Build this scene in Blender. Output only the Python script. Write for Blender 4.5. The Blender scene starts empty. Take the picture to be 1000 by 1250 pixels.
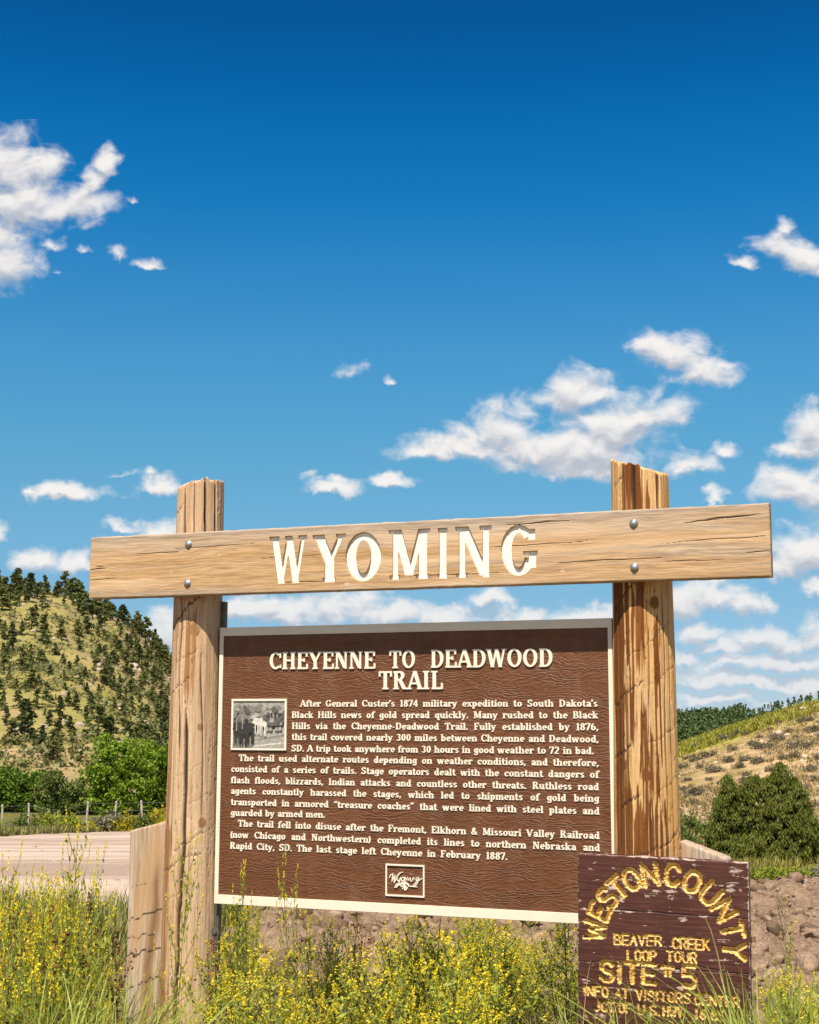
import bpy, math, random
import numpy as np
from mathutils import Vector, Matrix
R_ = math.radians
scene = bpy.context.scene
COL = scene.collection
rnd = random.Random(7)

# ------------------------------------------------------------------ camera
F, PITCH, ROLL, EYE = 1737.4, 0.1458, 0.0022, 1.65      # focal length in pixels of the 1000 px wide photograph
fwd = Vector((0, math.cos(PITCH), math.sin(PITCH)))
upv = Vector((0, -math.sin(PITCH), math.cos(PITCH)))
rgt = Vector((1, 0, 0))
CR = rgt * math.cos(ROLL) + upv * math.sin(ROLL)
CU = -rgt * math.sin(ROLL) + upv * math.cos(ROLL)
cam = bpy.data.objects.new('camera', bpy.data.cameras.new('camera'))
cam.data.sensor_fit = 'HORIZONTAL'; cam.data.sensor_width = 36; cam.data.lens = F / 1000 * 36
cam.data.clip_start = 0.05; cam.data.clip_end = 20000
M = Matrix.Identity(4)
for i in range(3):
    M[i][0] = CR[i]; M[i][1] = CU[i]; M[i][2] = -fwd[i]
M[2][3] = EYE
cam.matrix_world = M
COL.objects.link(cam); scene.camera = cam

def ray(px, py):
    return (fwd * F + CR * (px - 500) + CU * (625 - py))

# ------------------------------------------------------------------ light
SUN_EL, SUN_AZ = R_(59.5), math.atan2(-0.249, -0.9685)       # azimuth as angle of (x, y) measured from +y
sun = bpy.data.objects.new('sun', bpy.data.lights.new('sun', 'SUN'))
sun.data.energy = 4.6; sun.data.angle = R_(0.53); sun.data.color = (1.0, 0.915, 0.79)
sd = Vector((math.sin(SUN_AZ) * math.cos(SUN_EL), math.cos(SUN_AZ) * math.cos(SUN_EL), math.sin(SUN_EL)))
sun.rotation_euler = sd.to_track_quat('Z', 'Y').to_euler()
sun.location = sd * 50
COL.objects.link(sun)
scene.view_settings.view_transform = 'Standard'
scene.view_settings.look = 'None'
scene.view_settings.exposure = 0.75
scene.view_settings.gamma = 1

# ------------------------------------------------------------------ node helper
class NT:
    def __init__(s, nt): s.nt = nt
    def n(s, t, ins=None, **props):
        x = s.nt.nodes.new(t)
        for k, v in props.items(): setattr(x, k, v)
        for k, v in (ins or {}).items():
            sock = x.inputs[k]
            if isinstance(v, bpy.types.NodeSocket): s.nt.links.new(v, sock)
            elif v is not None: sock.default_value = v
        return x
    def math(s, op, a, b=None, c=None, clamp=False):
        x = s.n('ShaderNodeMath', {0: a, 1: b, 2: c}, operation=op); x.use_clamp = clamp
        return x.outputs[0]
    def vm(s, op, a, b=None):
        return s.n('ShaderNodeVectorMath', {0: a, 1: b}, operation=op)
    def mix(s, f, a, b, bt='MIX'):
        x = s.n('ShaderNodeMix', data_type='RGBA', blend_type=bt)
        for idx, v in ((0, f), (6, a), (7, b)):
            if isinstance(v, bpy.types.NodeSocket): s.nt.links.new(v, x.inputs[idx])
            else: x.inputs[idx].default_value = v if idx == 0 else (tuple(v) + (1,) if len(v) == 3 else v)
        return x.outputs[2]
    def noise(s, vec, scale, detail=4, rough=0.55, dist=0.0, dims='3D'):
        return s.n('ShaderNodeTexNoise', {'Vector': vec, 'Scale': scale, 'Detail': detail, 'Roughness': rough, 'Distortion': dist}, noise_dimensions=dims).outputs[0]
    def ramp(s, f, stops, interp='LINEAR'):
        x = s.n('ShaderNodeValToRGB', {0: f}); cr = x.color_ramp; cr.interpolation = interp
        while len(cr.elements) < len(stops): cr.elements.new(0.5)
        for e, (p, c) in zip(cr.elements, stops):
            e.position = p
            e.color = (c, c, c, 1) if isinstance(c, (int, float)) else tuple(c) + (1,)
        return x.outputs[0]
    def map(s, vec, loc=(0, 0, 0), rot=(0, 0, 0), sc=(1, 1, 1), typ='POINT'):
        return s.n('ShaderNodeMapping', {'Vector': vec, 'Location': loc, 'Rotation': rot, 'Scale': sc}, vector_type=typ).outputs[0]
    def sstep(s, v, a, b):
        return s.n('ShaderNodeMapRange', {0: v, 1: a, 2: b, 3: 0.0, 4: 1.0}, interpolation_type='SMOOTHSTEP').outputs[0]

# ------------------------------------------------------------------ sky
def uv_of(px, py):
    d = ray(px, py)
    return d.x / d.y, d.z / d.y
def build_world():
    w = bpy.data.worlds.new('World'); scene.world = w; w.use_nodes = True
    nt = w.node_tree; nt.nodes.clear(); g = NT(nt)
    tc = g.n('ShaderNodeTexCoord').outputs['Generated']
    sky = g.n('ShaderNodeTexSky', sky_type='NISHITA')
    sky.sun_disc = False; sky.sun_elevation = SUN_EL; sky.sun_rotation = SUN_AZ
    sky.altitude = 1300; sky.air_density = 1.0; sky.dust_density = 0.35; sky.ozone_density = 2.2
    sx = g.n('ShaderNodeSeparateXYZ', {0: tc})
    skyc = g.mix(1.0, sky.outputs[0], g.ramp(sx.outputs[2], SKYRAMP), 'MULTIPLY')
    y = g.math('MAXIMUM', sx.outputs[1], 0.02)
    P = g.n('ShaderNodeCombineXYZ', {0: g.math('DIVIDE', sx.outputs[0], y), 1: g.math('DIVIDE', sx.outputs[2], y), 2: 0.0}).outputs[0]
    # the sky is parted again and again until each part holds only a few clouds, so that a ray works out only those
    blobs = []
    for c in CLOUDS:
        u, v = uv_of(c[0], c[1]); blobs.append((u, v, c[2] / F, c[3] / F, R_(c[4]) if len(c) > 4 else 0.0, c[5] if len(c) > 5 else 1.0))
    def bgnd(col): return g.n('ShaderNodeBackground', {0: col, 1: SKY_STRENGTH}).outputs[0]
    # unseen broken cloud added behind and beside the camera, to brighten and warm shade
    oc = g.math('MULTIPLY', g.sstep(g.noise(g.map(tc, sc=(1, 1, 2.0)), 2.6, 6, 0.6), 0.42, 0.58), g.math('MULTIPLY', g.sstep(sx.outputs[1], 0.35, -0.05), g.sstep(sx.outputs[2], 0.0, 0.12)))
    clear = bgnd(g.mix(g.math('MULTIPLY', oc, 0.55), skyc, CLOUD_LIT))
    ps = g.n('ShaderNodeSeparateXYZ', {0: P})
    def field(g, vec, bl):
        acc = None; gs = g.n('ShaderNodeSeparateXYZ', {0: vec})
        for (u, v, rx, ry, ang, k) in bl:
            # the running value rides along in z (scaled away) so that the blobs are worked out one after another
            q = g.n('ShaderNodeCombineXYZ', {0: gs.outputs[0], 1: gs.outputs[1], 2: acc}).outputs[0]
            m = g.map(q, (u, v - .28 * ry, 0), (0, 0, ang), (rx, ry * 1.12, 1e9), 'TEXTURE')
            m = g.vm('MAXIMUM', m, g.vm('MULTIPLY', m, (-1.0, -1.9, 0)).outputs[0]).outputs[0]       # flat base, heaped top
            e = g.math('MULTIPLY_ADD', g.vm('LENGTH', m).outputs['Value'], -1.0, k + .26)
            acc = e if acc is None else g.math('SMOOTH_MAX', acc, e, 0.35)
        return acc
    def leaf(bl):
        grp = bpy.data.node_groups.new('clouds', 'ShaderNodeTree'); h = NT(grp)
        for nm, tp in (('P', 'NodeSocketVector'), ('Sky', 'NodeSocketColor'), ('Up', 'NodeSocketFloat')): grp.interface.new_socket(nm, in_out='INPUT', socket_type=tp)
        grp.interface.new_socket('Shader', in_out='OUTPUT', socket_type='NodeSocketShader')
        gi = h.n('NodeGroupInput').outputs; Pi = gi[0]
        # the air shivers the outline, finer noise frays it
        nz = h.n('ShaderNodeTexNoise', {'Vector': Pi, 'Scale': 30.0, 'Detail': 4.0, 'Roughness': 0.6}, noise_dimensions='2D').outputs[1]
        d = h.vm('SCALE', h.vm('SUBTRACT', nz, (0.5, 0.5, 0.5)).outputs[0]); d.inputs['Scale'].default_value = WARP
        Pw = h.vm('ADD', Pi, d.outputs[0]).outputs[0]
        up = (0.0008, 0.0080, 0)
        def fb(vec): return h.noise(h.map(vec, sc=(1, 1.45, 1)), 38.0, 6, 0.53, 0.3, '2D')
        n1 = fb(Pi); n2 = fb(h.vm('ADD', Pi, up).outputs[0])
        f1 = h.math('MULTIPLY_ADD', h.math('SUBTRACT', n1, 0.5), FRAY, field(h, Pw, bl))
        f2 = h.math('MULTIPLY_ADD', h.math('SUBTRACT', n2, 0.5), FRAY, field(h, h.vm('ADD', Pw, up).outputs[0], bl))
        dens = h.sstep(f1, EDGE[0], EDGE[1])
        # light comes from above: cloud above a point shades it
        sh = h.math('SUBTRACT', f2, h.math('MULTIPLY', f1, 0.55))
        cl = h.mix(h.sstep(sh, 0.95, -0.35), CLOUD_DARK, CLOUD_LIT)
        far = h.sstep(gi[2], 0.13, 0.0)                      # far clouds sink into the pale horizon air
        cl = h.mix(h.math('MULTIPLY', far, 0.28), cl, CLOUD_FAR)
        b = h.n('ShaderNodeBackground', {0: h.mix(h.math('MULTIPLY', dens, h.math('MULTIPLY_ADD', far, -0.12, 0.97)), gi[1], cl), 1: SKY_STRENGTH}).outputs[0]
        h.n('NodeGroupOutput', {0: b})
        x = g.n('ShaderNodeGroup', node_tree=grp)
        for k, sck in enumerate((P, skyc, sx.outputs[2])): nt.links.new(sck, x.inputs[k])
        return x.outputs[0]
    def part(u0, u1, v0, v1, depth=0):
        bl = []
        for b in blobs:
            c, q = math.cos(b[4]), math.sin(b[4])
            ex = math.hypot(b[2] * c, b[3] * q) * 1.65 + .014; ey = math.hypot(b[2] * q, b[3] * c) * 1.65 + .014
            if b[0] + ex > u0 and b[0] - ex < u1 and b[1] + ey > v0 and b[1] - ey < v1: bl.append(b)
        if not bl: return clear
        if len(bl) <= 7 or depth >= 7: return leaf(bl)
        if (u1 - u0) > (v1 - v0) * 1.6: ax, c = 0, (u0 + u1) / 2
        else: ax, c = 1, (v0 + v1) / 2
        a = part(u0, c, v0, v1, depth + 1) if ax == 0 else part(u0, u1, v0, c, depth + 1)
        b = part(c, u1, v0, v1, depth + 1) if ax == 0 else part(u0, u1, c, v1, depth + 1)
        if a is b: return a
        return g.n('ShaderNodeMixShader', {0: g.math('GREATER_THAN', ps.outputs[ax], c), 1: a, 2: b}).outputs[0]
    u0, u1, v0, v1 = -.40, .40, -.02, .44
    inside = g.math('MULTIPLY', g.math('MULTIPLY', g.math('GREATER_THAN', ps.outputs[0], u0), g.math('LESS_THAN', ps.outputs[0], u1)),
                    g.math('MULTIPLY', g.math('GREATER_THAN', ps.outputs[1], v0), g.math('LESS_THAN', ps.outputs[1], v1)))
    inside = g.math('MULTIPLY', inside, g.math('GREATER_THAN', sx.outputs[1], 0.3))
    top = g.n('ShaderNodeMixShader', {0: inside, 1: clear, 2: part(u0, u1, v0, v1)}).outputs[0]
    g.n('ShaderNodeOutputWorld', {0: top})
    w.cycles.sampling_method = 'MANUAL'; w.cycles.sample_map_resolution = 256
SKY_STRENGTH = 0.1; WARP = 0.022; FRAY = 2.1; EDGE = (-0.36, 0.86)
SKYRAMP = [(0.0, (.35, .44, .65)), (.02, (.342, .434, .61)), (.08, (.321, .466, .553)), (.137, (.330, .562, .606)), (.182, (.300, .620, .650)), (.244, (.240, .655, .745)), (.298, (.145, .620, .785)), (.351, (.048, .553, .795)), (.396, (.020, .490, .762)), (.43, (.014, .412, .685)), (.463, (.012, .338, .600)), (1.0, (.05, .37, .60))]
CLOUD_LIT = (5.6, 5.4, 5.2); CLOUD_DARK = (3.0, 3.2, 3.6); CLOUD_FAR = (3.1, 3.6, 4.2)
CLOUDS = [  # place in the photograph, radii, turn, strength: turned into directions of the sky
 (8, 205, 46, 48), (20, 245, 62, 36), (80, 250, 44, 26), (112, 222, 36, 16, 48), (128, 196, 13, 20, -20), (5, 318, 42, 34), (-30, 280, 60, 70), (48, 200, 26, 26),
 (145, 308, 22, 11, -20, .50), (180, 321, 24, 10, -10, .48), (105, 305, 14, 8, 0, .30), (60, 295, 22, 14, 0, .34), (158, 243, 14, 8, 0, .22), (72, 330, 14, 8, 0, .22),
 (945, 300, 34, 24, 0, .66), (985, 312, 30, 22, 0, .78), (910, 318, 28, 10, 0, .48), (960, 275, 16, 14, 20, .40), (1010, 325, 30, 12),
 (430, 447, 26, 20, 0, .30), (472, 461, 14, 9, 0, .16),
 (820, 428, 46, 24, -14), (856, 452, 34, 20, 0), (790, 415, 26, 10, 0, .8), (880, 440, 20, 12, 0, .7),
 (702, 478, 42, 26), (555, 546, 56, 15), (612, 526, 44, 28), (660, 545, 70, 28), (720, 545, 70, 36), (785, 505, 46, 26), (750, 520, 50, 26), (700, 568, 80, 14), (520, 549, 24, 9),
 (845, 562, 38, 20, 0, .56), (880, 546, 18, 14, 0, .50), (875, 608, 15, 8, 0, .9),
 (995, 525, 30, 32), (975, 548, 24, 14), (970, 592, 42, 24), (1000, 600, 40, 30),
 (78, 598, 40, 12), (195, 596, 25, 13, 0, .95), (407, 597, 29, 10), (478, 587, 21, 9), (150, 577, 36, 8, 0, .28), (190, 576, 14, 10, 0, .28), (36, 597, 12, 6, 0, .7),
 (55, 686, 34, 17), (92, 692, 22, 12), (195, 652, 38, 12), (150, 640, 26, 9, 0, .7), (-2, 648, 12, 12),
 (300, 742, 50, 16), (350, 748, 50, 16), (405, 740, 30, 18), (440, 740, 36, 22), (480, 746, 40, 16), (545, 752, 50, 12), (595, 730, 22, 11), (640, 750, 28, 9), (715, 748, 44, 10), (200, 768, 26, 24), (330, 735, 20, 10),
 (830, 732, 26, 20), (870, 726, 38, 18), (900, 738, 30, 14), (985, 675, 44, 28), (955, 690, 26, 16), (1000, 718, 22, 10),
 (856, 771, 24, 12), (892, 790, 42, 10), (935, 776, 46, 15), (968, 784, 40, 16), (1008, 776, 36, 22), (838, 800, 20, 12), (900, 808, 52, 9), (965, 812, 52, 12), (1012, 812, 26, 11), (862, 831, 40, 8), (940, 834, 58, 8), (995, 838, 28, 9), (880, 854, 52, 6), (960, 857, 46, 5),
 (230, 800, 60, 14), (500, 790, 200, 16), (650, 820, 200, 16)]
build_world()

# ------------------------------------------------------------------ numeric noise
def hsh(ix, iy, iz, seed):
    h = (ix.astype(np.int64) * 374761393 + iy.astype(np.int64) * 668265263 + iz.astype(np.int64) * 2147483647 + seed * 974634777) & 0xFFFFFFFF
    h = ((h ^ (h >> 13)) * 1274126177) & 0xFFFFFFFF
    h = ((h ^ (h >> 16)) * 2246822519) & 0xFFFFFFFF
    return ((h ^ (h >> 15)) & 0xFFFFFF) / float(0xFFFFFF)
def vn(x, y, z=0.0, seed=0):
    x, y, z = np.broadcast_arrays(np.asarray(x, float), np.asarray(y, float), np.asarray(z, float))
    ix, iy, iz = np.floor(x), np.floor(y), np.floor(z)
    fx, fy, fz = x - ix, y - iy, z - iz
    fx, fy, fz = (f * f * f * (f * (f * 6 - 15) + 10) for f in (fx, fy, fz))
    r = 0
    for a in (0, 1):
        wa = fx if a else 1 - fx
        for b in (0, 1):
            wb = fy if b else 1 - fy
            for c in (0, 1):
                if c and not np.any(fz): continue
                r = r + wa * wb * (fz if c else 1 - fz) * hsh(ix + a, iy + b, iz + c, seed)
    return r
def fbm(x, y, z=0.0, o=4, seed=0, gain=0.5):
    s, a, t = 0, 1.0, 0
    for i in range(o):
        s = s + a * vn(np.asarray(x) * 2 ** i, np.asarray(y) * 2 ** i, np.asarray(z) * 2 ** i, seed + i); t += a; a *= gain
    return s / t
def sst(v, a, b):
    t = np.clip((v - a) / (b - a), 0, 1); return t * t * (3 - 2 * t)

# ------------------------------------------------------------------ objects
def tag(o, label=None, cat=None, group=None, kind=None):
    for k, v in (('label', label), ('category', cat), ('group', group), ('kind', kind)):
        if v: o[k] = v
    return o
def empty(name, loc=(0, 0, 0), rz=0.0):
    o = bpy.data.objects.new(name, None); o.location = loc; o.rotation_euler.z = rz; o.empty_display_size = 0.2
    COL.objects.link(o); return o
def link(name, me, parent=None, loc=(0, 0, 0), rz=0.0):
    o = bpy.data.objects.new(name, me); COL.objects.link(o); o.location = loc; o.rotation_euler.z = rz
    if parent: o.parent = parent
    return o
def mesh_np(name, V, loops, sizes, mats, midx=None, smooth=False, attrs=None):
    """fast mesh from numpy: V (n,3), flat loop indices, face sizes"""
    me = bpy.data.meshes.new(name)
    V = np.asarray(V, np.float32); loops = np.asarray(loops, np.int32).ravel(); sizes = np.asarray(sizes, np.int32)
    me.vertices.add(len(V)); me.vertices.foreach_set('co', V.ravel())
    me.loops.add(len(loops)); me.loops.foreach_set('vertex_index', loops)
    st = np.zeros(len(sizes), np.int32); st[1:] = np.cumsum(sizes)[:-1]
    me.polygons.add(len(sizes)); me.polygons.foreach_set('loop_start', st); me.polygons.foreach_set('loop_total', sizes)
    for m in mats: me.materials.append(m)
    if midx is not None: me.polygons.foreach_set('material_index', np.asarray(midx, np.int32))
    if smooth is True: me.polygons.foreach_set('use_smooth', np.ones(len(sizes), bool))
    for k, v in (attrs or {}).items():
        a = me.attributes.new(k, 'FLOAT', 'POINT'); a.data.foreach_set('value', np.asarray(v, np.float32))
    me.update(calc_edges=True); me.validate(); return me
def quads_mesh(name, Q, mats, midx=None, smooth=False):
    Q = np.asarray(Q, float).reshape(-1, 4, 3); n = len(Q)
    return mesh_np(name, Q.reshape(-1, 3), np.arange(n * 4), np.full(n, 4), mats, midx, smooth)
def tris_mesh(name, Q, mats, midx=None, smooth=False):
    Q = np.asarray(Q, float).reshape(-1, 3, 3); n = len(Q)
    return mesh_np(name, Q.reshape(-1, 3), np.arange(n * 3), np.full(n, 3), mats, midx, smooth)
def grid_mesh(name, P, mats, keep=None, smooth=True, attrs=None, wrap=False):
    """P (r,c,3) grid of points"""
    r, c = P.shape[:2]
    idx = np.arange(r * c).reshape(r, c)
    if wrap: idx = np.concatenate([idx, idx[:, :1]], 1)
    f = np.stack([idx[:-1, :-1], idx[:-1, 1:], idx[1:, 1:], idx[1:, :-1]], -1).reshape(-1, 4)
    V = P.reshape(-1, 3)
    if keep is not None:
        f = f[keep.ravel()]
        u, inv = np.unique(f, return_inverse=True); V = V[u]; f = inv.reshape(-1, 4)
        attrs = {k: np.asarray(v).ravel()[u] for k, v in (attrs or {}).items()}
    return mesh_np(name, V, f.ravel(), np.full(len(f), 4), mats, None, smooth, {k: np.asarray(v).ravel() for k, v in (attrs or {}).items()})
class MB:
    """collects boxes, tubes, prisms, rounded shapes"""
    def __init__(s): s.v = []; s.f = []
    def add(s, V, Fs):
        o = len(s.v); s.v += [tuple(p) for p in V]; s.f += [tuple(i + o for i in f) for f in Fs]
    def box(s, x0, x1, y0, y1, z0, z1):
        s.add([(x0, y0, z0), (x1, y0, z0), (x1, y1, z0), (x0, y1, z0), (x0, y0, z1), (x1, y0, z1), (x1, y1, z1), (x0, y1, z1)],
              [(0, 3, 2, 1), (4, 5, 6, 7), (0, 1, 5, 4), (1, 2, 6, 5), (2, 3, 7, 6), (3, 0, 4, 7)])
    def tube(s, pts, rad, n=6):
        pts = [Vector(p) for p in pts]; V = []; Fs = []
        for i, p in enumerate(pts):
            t = (pts[min(i + 1, len(pts) - 1)] - pts[max(i - 1, 0)]).normalized()
            a = t.orthogonal().normalized() if abs(t.z) < 0.99 else Vector((1, 0, 0))
            a = (a - t * a.dot(t)).normalized(); b = t.cross(a)
            r = rad[i] if isinstance(rad, (list, tuple)) else rad
            V += [p + (a * math.cos(k * 2 * math.pi / n) + b * math.sin(k * 2 * math.pi / n)) * r for k in range(n)]
        for i in range(len(pts) - 1):
            for k in range(n):
                Fs.append((i * n + k, i * n + (k + 1) % n, (i + 1) * n + (k + 1) % n, (i + 1) * n + k))
        Fs.append(tuple(range(n - 1, -1, -1))); Fs.append(tuple((len(pts) - 1) * n + k for k in range(n)))
        s.add(V, Fs)
    def lathe(s, prof, c, axis='Y', n=16):
        V = []; Fs = []
        for (r, h) in prof:
            for k in range(n):
                a = 2 * math.pi * k / n; x, y = r * math.cos(a), r * math.sin(a)
                V.append((c[0] + x, c[1] + h, c[2] + y) if axis == 'Y' else (c[0] + x, c[1] + y, c[2] + h))
        for i in range(len(prof) - 1):
            for k in range(n): Fs.append((i * n + k, i * n + (k + 1) % n, (i + 1) * n + (k + 1) % n, (i + 1) * n + k))
        Fs.append(tuple(range(n))); Fs.append(tuple((len(prof) - 1) * n + k for k in range(n)))
        s.add(V, Fs)
    def build(s, name, mat, parent=None, bevel=0.0, smooth=False, loc=(0, 0, 0)):
        me = bpy.data.meshes.new(name); me.from_pydata(s.v, [], s.f); me.materials.append(mat)
        import bmesh
        bm = bmesh.new(); bm.from_mesh(me); bmesh.ops.recalc_face_normals(bm, faces=bm.faces)
        if bevel: bmesh.ops.bevel(bm, geom=bm.edges[:], offset=bevel, segments=2, affect='EDGES', clamp_overlap=True)
        bm.to_mesh(me); bm.free()
        if smooth: me.polygons.foreach_set('use_smooth', np.ones(len(me.polygons), bool))
        me.update(); return link(name, me, parent, loc)

# ------------------------------------------------------------------ materials
def new_mat(name, rough=0.8, spec=0.3):
    m = bpy.data.materials.new(name); m.use_nodes = True; g = NT(m.node_tree)
    b = next(x for x in m.node_tree.nodes if x.type == 'BSDF_PRINCIPLED')
    b.inputs['Roughness'].default_value = rough; b.inputs['Specular IOR Level'].default_value = spec
    return m, g, b
def setc(g, b, c):
    if isinstance(c, bpy.types.NodeSocket): g.nt.links.new(c, b.inputs['Base Color'])
    else: b.inputs['Base Color'].default_value = tuple(c) + (1,)
def bump(g, b, h, strength=0.5, dist=0.01):
    x = g.n('ShaderNodeBump', {'Height': h, 'Strength': strength, 'Distance': dist})
    g.nt.links.new(x.outputs[0], b.inputs['Normal'])
def obj_co(g): return g.n('ShaderNodeTexCoord').outputs['Object']
def attr(g, name): return g.n('ShaderNodeAttribute', attribute_name=name).outputs['Fac']

def leaf_mat(name, c0, c1, trans=0.35, rough=0.55, scale=9.0):
    m, g, b = new_mat(name, rough, 0.25)
    geo = g.n('ShaderNodeNewGeometry'); oi = g.n('ShaderNodeObjectInfo')
    r = g.math('ADD', g.math('MULTIPLY', geo.outputs['Random Per Island'], 0.7), g.math('MULTIPLY', oi.outputs['Random'], 0.3))
    c = g.ramp(r, [(0.0, c0), (1.0, c1)])
    setc(g, b, c)
    t = g.n('ShaderNodeBsdfTranslucent', {0: c})
    mx = g.n('ShaderNodeMixShader', {0: trans, 1: b.outputs[0], 2: t.outputs[0]})
    out = next(x for x in m.node_tree.nodes if x.type == 'OUTPUT_MATERIAL')
    g.nt.links.new(mx.outputs[0], out.inputs[0])
    return m
def plain_mat(name, c, rough=0.7, spec=0.3, var=0.15, scale=20.0, metal=0.0):
    m, g, b = new_mat(name, rough, spec)
    n = g.noise(obj_co(g), scale, 5)
    lo = tuple(x * (1 - var) for x in c); hi = tuple(min(1, x * (1 + var)) for x in c)
    setc(g, b, g.ramp(n, [(0.3, lo), (0.7, hi)])); b.inputs['Metallic'].default_value = metal
    return m
MAT = {}
def wood_post_mat(name, base, light, stain):
    m, g, b = new_mat(name, 0.75, 0.2)
    co = obj_co(g)
    lg = g.map(co, sc=(1, 1, 0.05))
    n1 = g.noise(lg, 38, 7, 0.65, 0.4); n2 = g.noise(g.map(co, sc=(1, 1, 0.14)), 9, 4, 0.6)
    c = g.mix(g.ramp(n1, [(0.3, 0.0), (0.7, 1.0)]), base, light)
    c = g.mix(g.math('MULTIPLY', g.ramp(n2, [(0.45, 0.0), (0.7, 1.0)]), 0.42), c, (base[0] * .66, base[1] * .56, base[2] * .46))
    c = g.mix(g.math('MULTIPLY', g.ramp(g.noise(g.map(co, sc=(1, 1, 0.02)), 95, 4, 0.6), [(0.56, 0.0), (0.68, 1.0)]), 0.45), c, (0.28, 0.15, 0.06))
    c = g.mix(g.math('MULTIPLY', g.ramp(g.noise(g.map(co, sc=(1, 1, 0.3)), 4.3, 5, 0.6), [(0.42, 0.0), (0.72, 1.0)]), 0.55), c, (0.50, 0.37, 0.24))
    c = g.mix(g.sstep(attr(g, 'stain'), 0.22, 0.62), c, stain)
    fib = g.noise(g.map(co, (2, 5, 0), sc=(1, 1, 0.035)), 120, 5, 0.7, 0.3)
    c = g.mix(g.math('MULTIPLY', g.ramp(fib, [(0.36, 1.0), (0.52, 0.0)]), 0.55), c, (base[0] * .48, base[1] * .40, base[2] * .33))
    specks = g.noise(g.map(co, sc=(1, 1, 0.4)), 70, 3, 0.7)
    c = g.mix(g.math('MULTIPLY', g.ramp(specks, [(0.66, 0.0), (0.74, 1.0)]), 0.6), c, (0.10, 0.055, 0.03))
    c = g.mix(g.math('MULTIPLY', g.sstep(attr(g, 'crack'), 0.18, 0.75), 0.88), c, (0.045, 0.025, 0.014))
    setc(g, b, c)
    bump(g, b, g.math('ADD', n1, g.math('MULTIPLY', specks, -0.5)), 0.8, 0.006)
    return m
def beam_mat():
    m, g, b = new_mat('beam_wood', 0.7, 0.22)
    co = obj_co(g)
    wv = g.noise(g.map(co, sc=(0.35, 1, 1)), 5.0, 3, 0.5)          # slow drift of the grain lines
    z = g.n('ShaderNodeSeparateXYZ', {0: co})
    warp = g.n('ShaderNodeCombineXYZ', {0: g.math('MULTIPLY', z.outputs[0], 0.045), 1: z.outputs[1], 2: g.math('ADD', z.outputs[2], g.math('MULTIPLY', wv, 0.10))}).outputs[0]
    fine = g.noise(warp, 150, 5, 0.65, 0.2); mid = g.noise(warp, 34, 4, 0.6, 0.3); wide = g.noise(warp, 11, 3, 0.55)
    c = g.mix(g.ramp(mid, [(0.32, 0.0), (0.68, 1.0)]), (0.45, 0.265, 0.115), (0.60, 0.40, 0.215))
    c = g.mix(g.math('MULTIPLY', g.ramp(fine, [(0.35, 1.0), (0.58, 0.0)]), 0.65), c, (0.22, 0.125, 0.06))
    c = g.mix(g.math('MULTIPLY', g.ramp(wide, [(0.46, 0.0), (0.66, 1.0)]), 0.7), c, (0.68, 0.49, 0.31))
    # silver weathering along the upper edge and at the ends
    up = g.sstep(g.math('ADD', z.outputs[2], g.math('MULTIPLY', g.noise(warp, 9, 4), 0.12)), 0.10, 0.22)
    grey = g.math('MULTIPLY', g.math('MAXIMUM', up, g.math('MULTIPLY', g.ramp(g.noise(g.map(warp, (5, 0, 3)), 16, 4, 0.6), [(0.48, 0.0), (0.64, 1.0)]), 0.75)), 0.80)
    c = g.mix(grey, c, g.mix(g.ramp(fine, [(0.35, 0.0), (0.65, 1.0)]), (0.235, 0.19, 0.15), (0.46, 0.385, 0.31)))
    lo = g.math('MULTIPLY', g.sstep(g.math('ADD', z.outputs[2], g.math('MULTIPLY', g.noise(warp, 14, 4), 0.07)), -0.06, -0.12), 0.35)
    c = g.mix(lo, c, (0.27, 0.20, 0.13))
    dk = g.noise(g.map(warp, (1, 0, 7), sc=(.5, 1, 1)), 210, 4, 0.65)
    c = g.mix(g.math('MULTIPLY', g.ramp(dk, [(0.60, 0.0), (0.70, 1.0)]), 0.55), c, (0.14, 0.08, 0.04))
    # knots: small pale ovals with a dark heart
    vo = g.n('ShaderNodeTexVoronoi', {'Vector': g.map(co, (0.3, 0, 0.1), sc=(1, 0.0, 1.5)), 'Scale': 7.5, 'Randomness': 1.0})
    d = vo.outputs['Distance']; rr = g.n('ShaderNodeSeparateColor', {0: vo.outputs['Color']}).outputs[0]
    on = g.math('GREATER_THAN', rr, 0.38)
    c = g.mix(g.math('MULTIPLY', on, g.ramp(d, [(0.04, 0.7), (0.11, 0.0)])), c, (0.66, 0.50, 0.33))
    c = g.mix(g.math('MULTIPLY', on, g.ramp(d, [(0.022, 0.9), (0.042, 0.0)])), c, (0.16, 0.08, 0.04))
    c = g.mix(g.math('MULTIPLY', g.sstep(attr(g, 'crack'), 0.18, 0.75), 0.88), c, (0.05, 0.03, 0.018))
    setc(g, b, c)
    bump(g, b, g.math('ADD', fine, mid), 0.45, 0.003)
    return m
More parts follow.
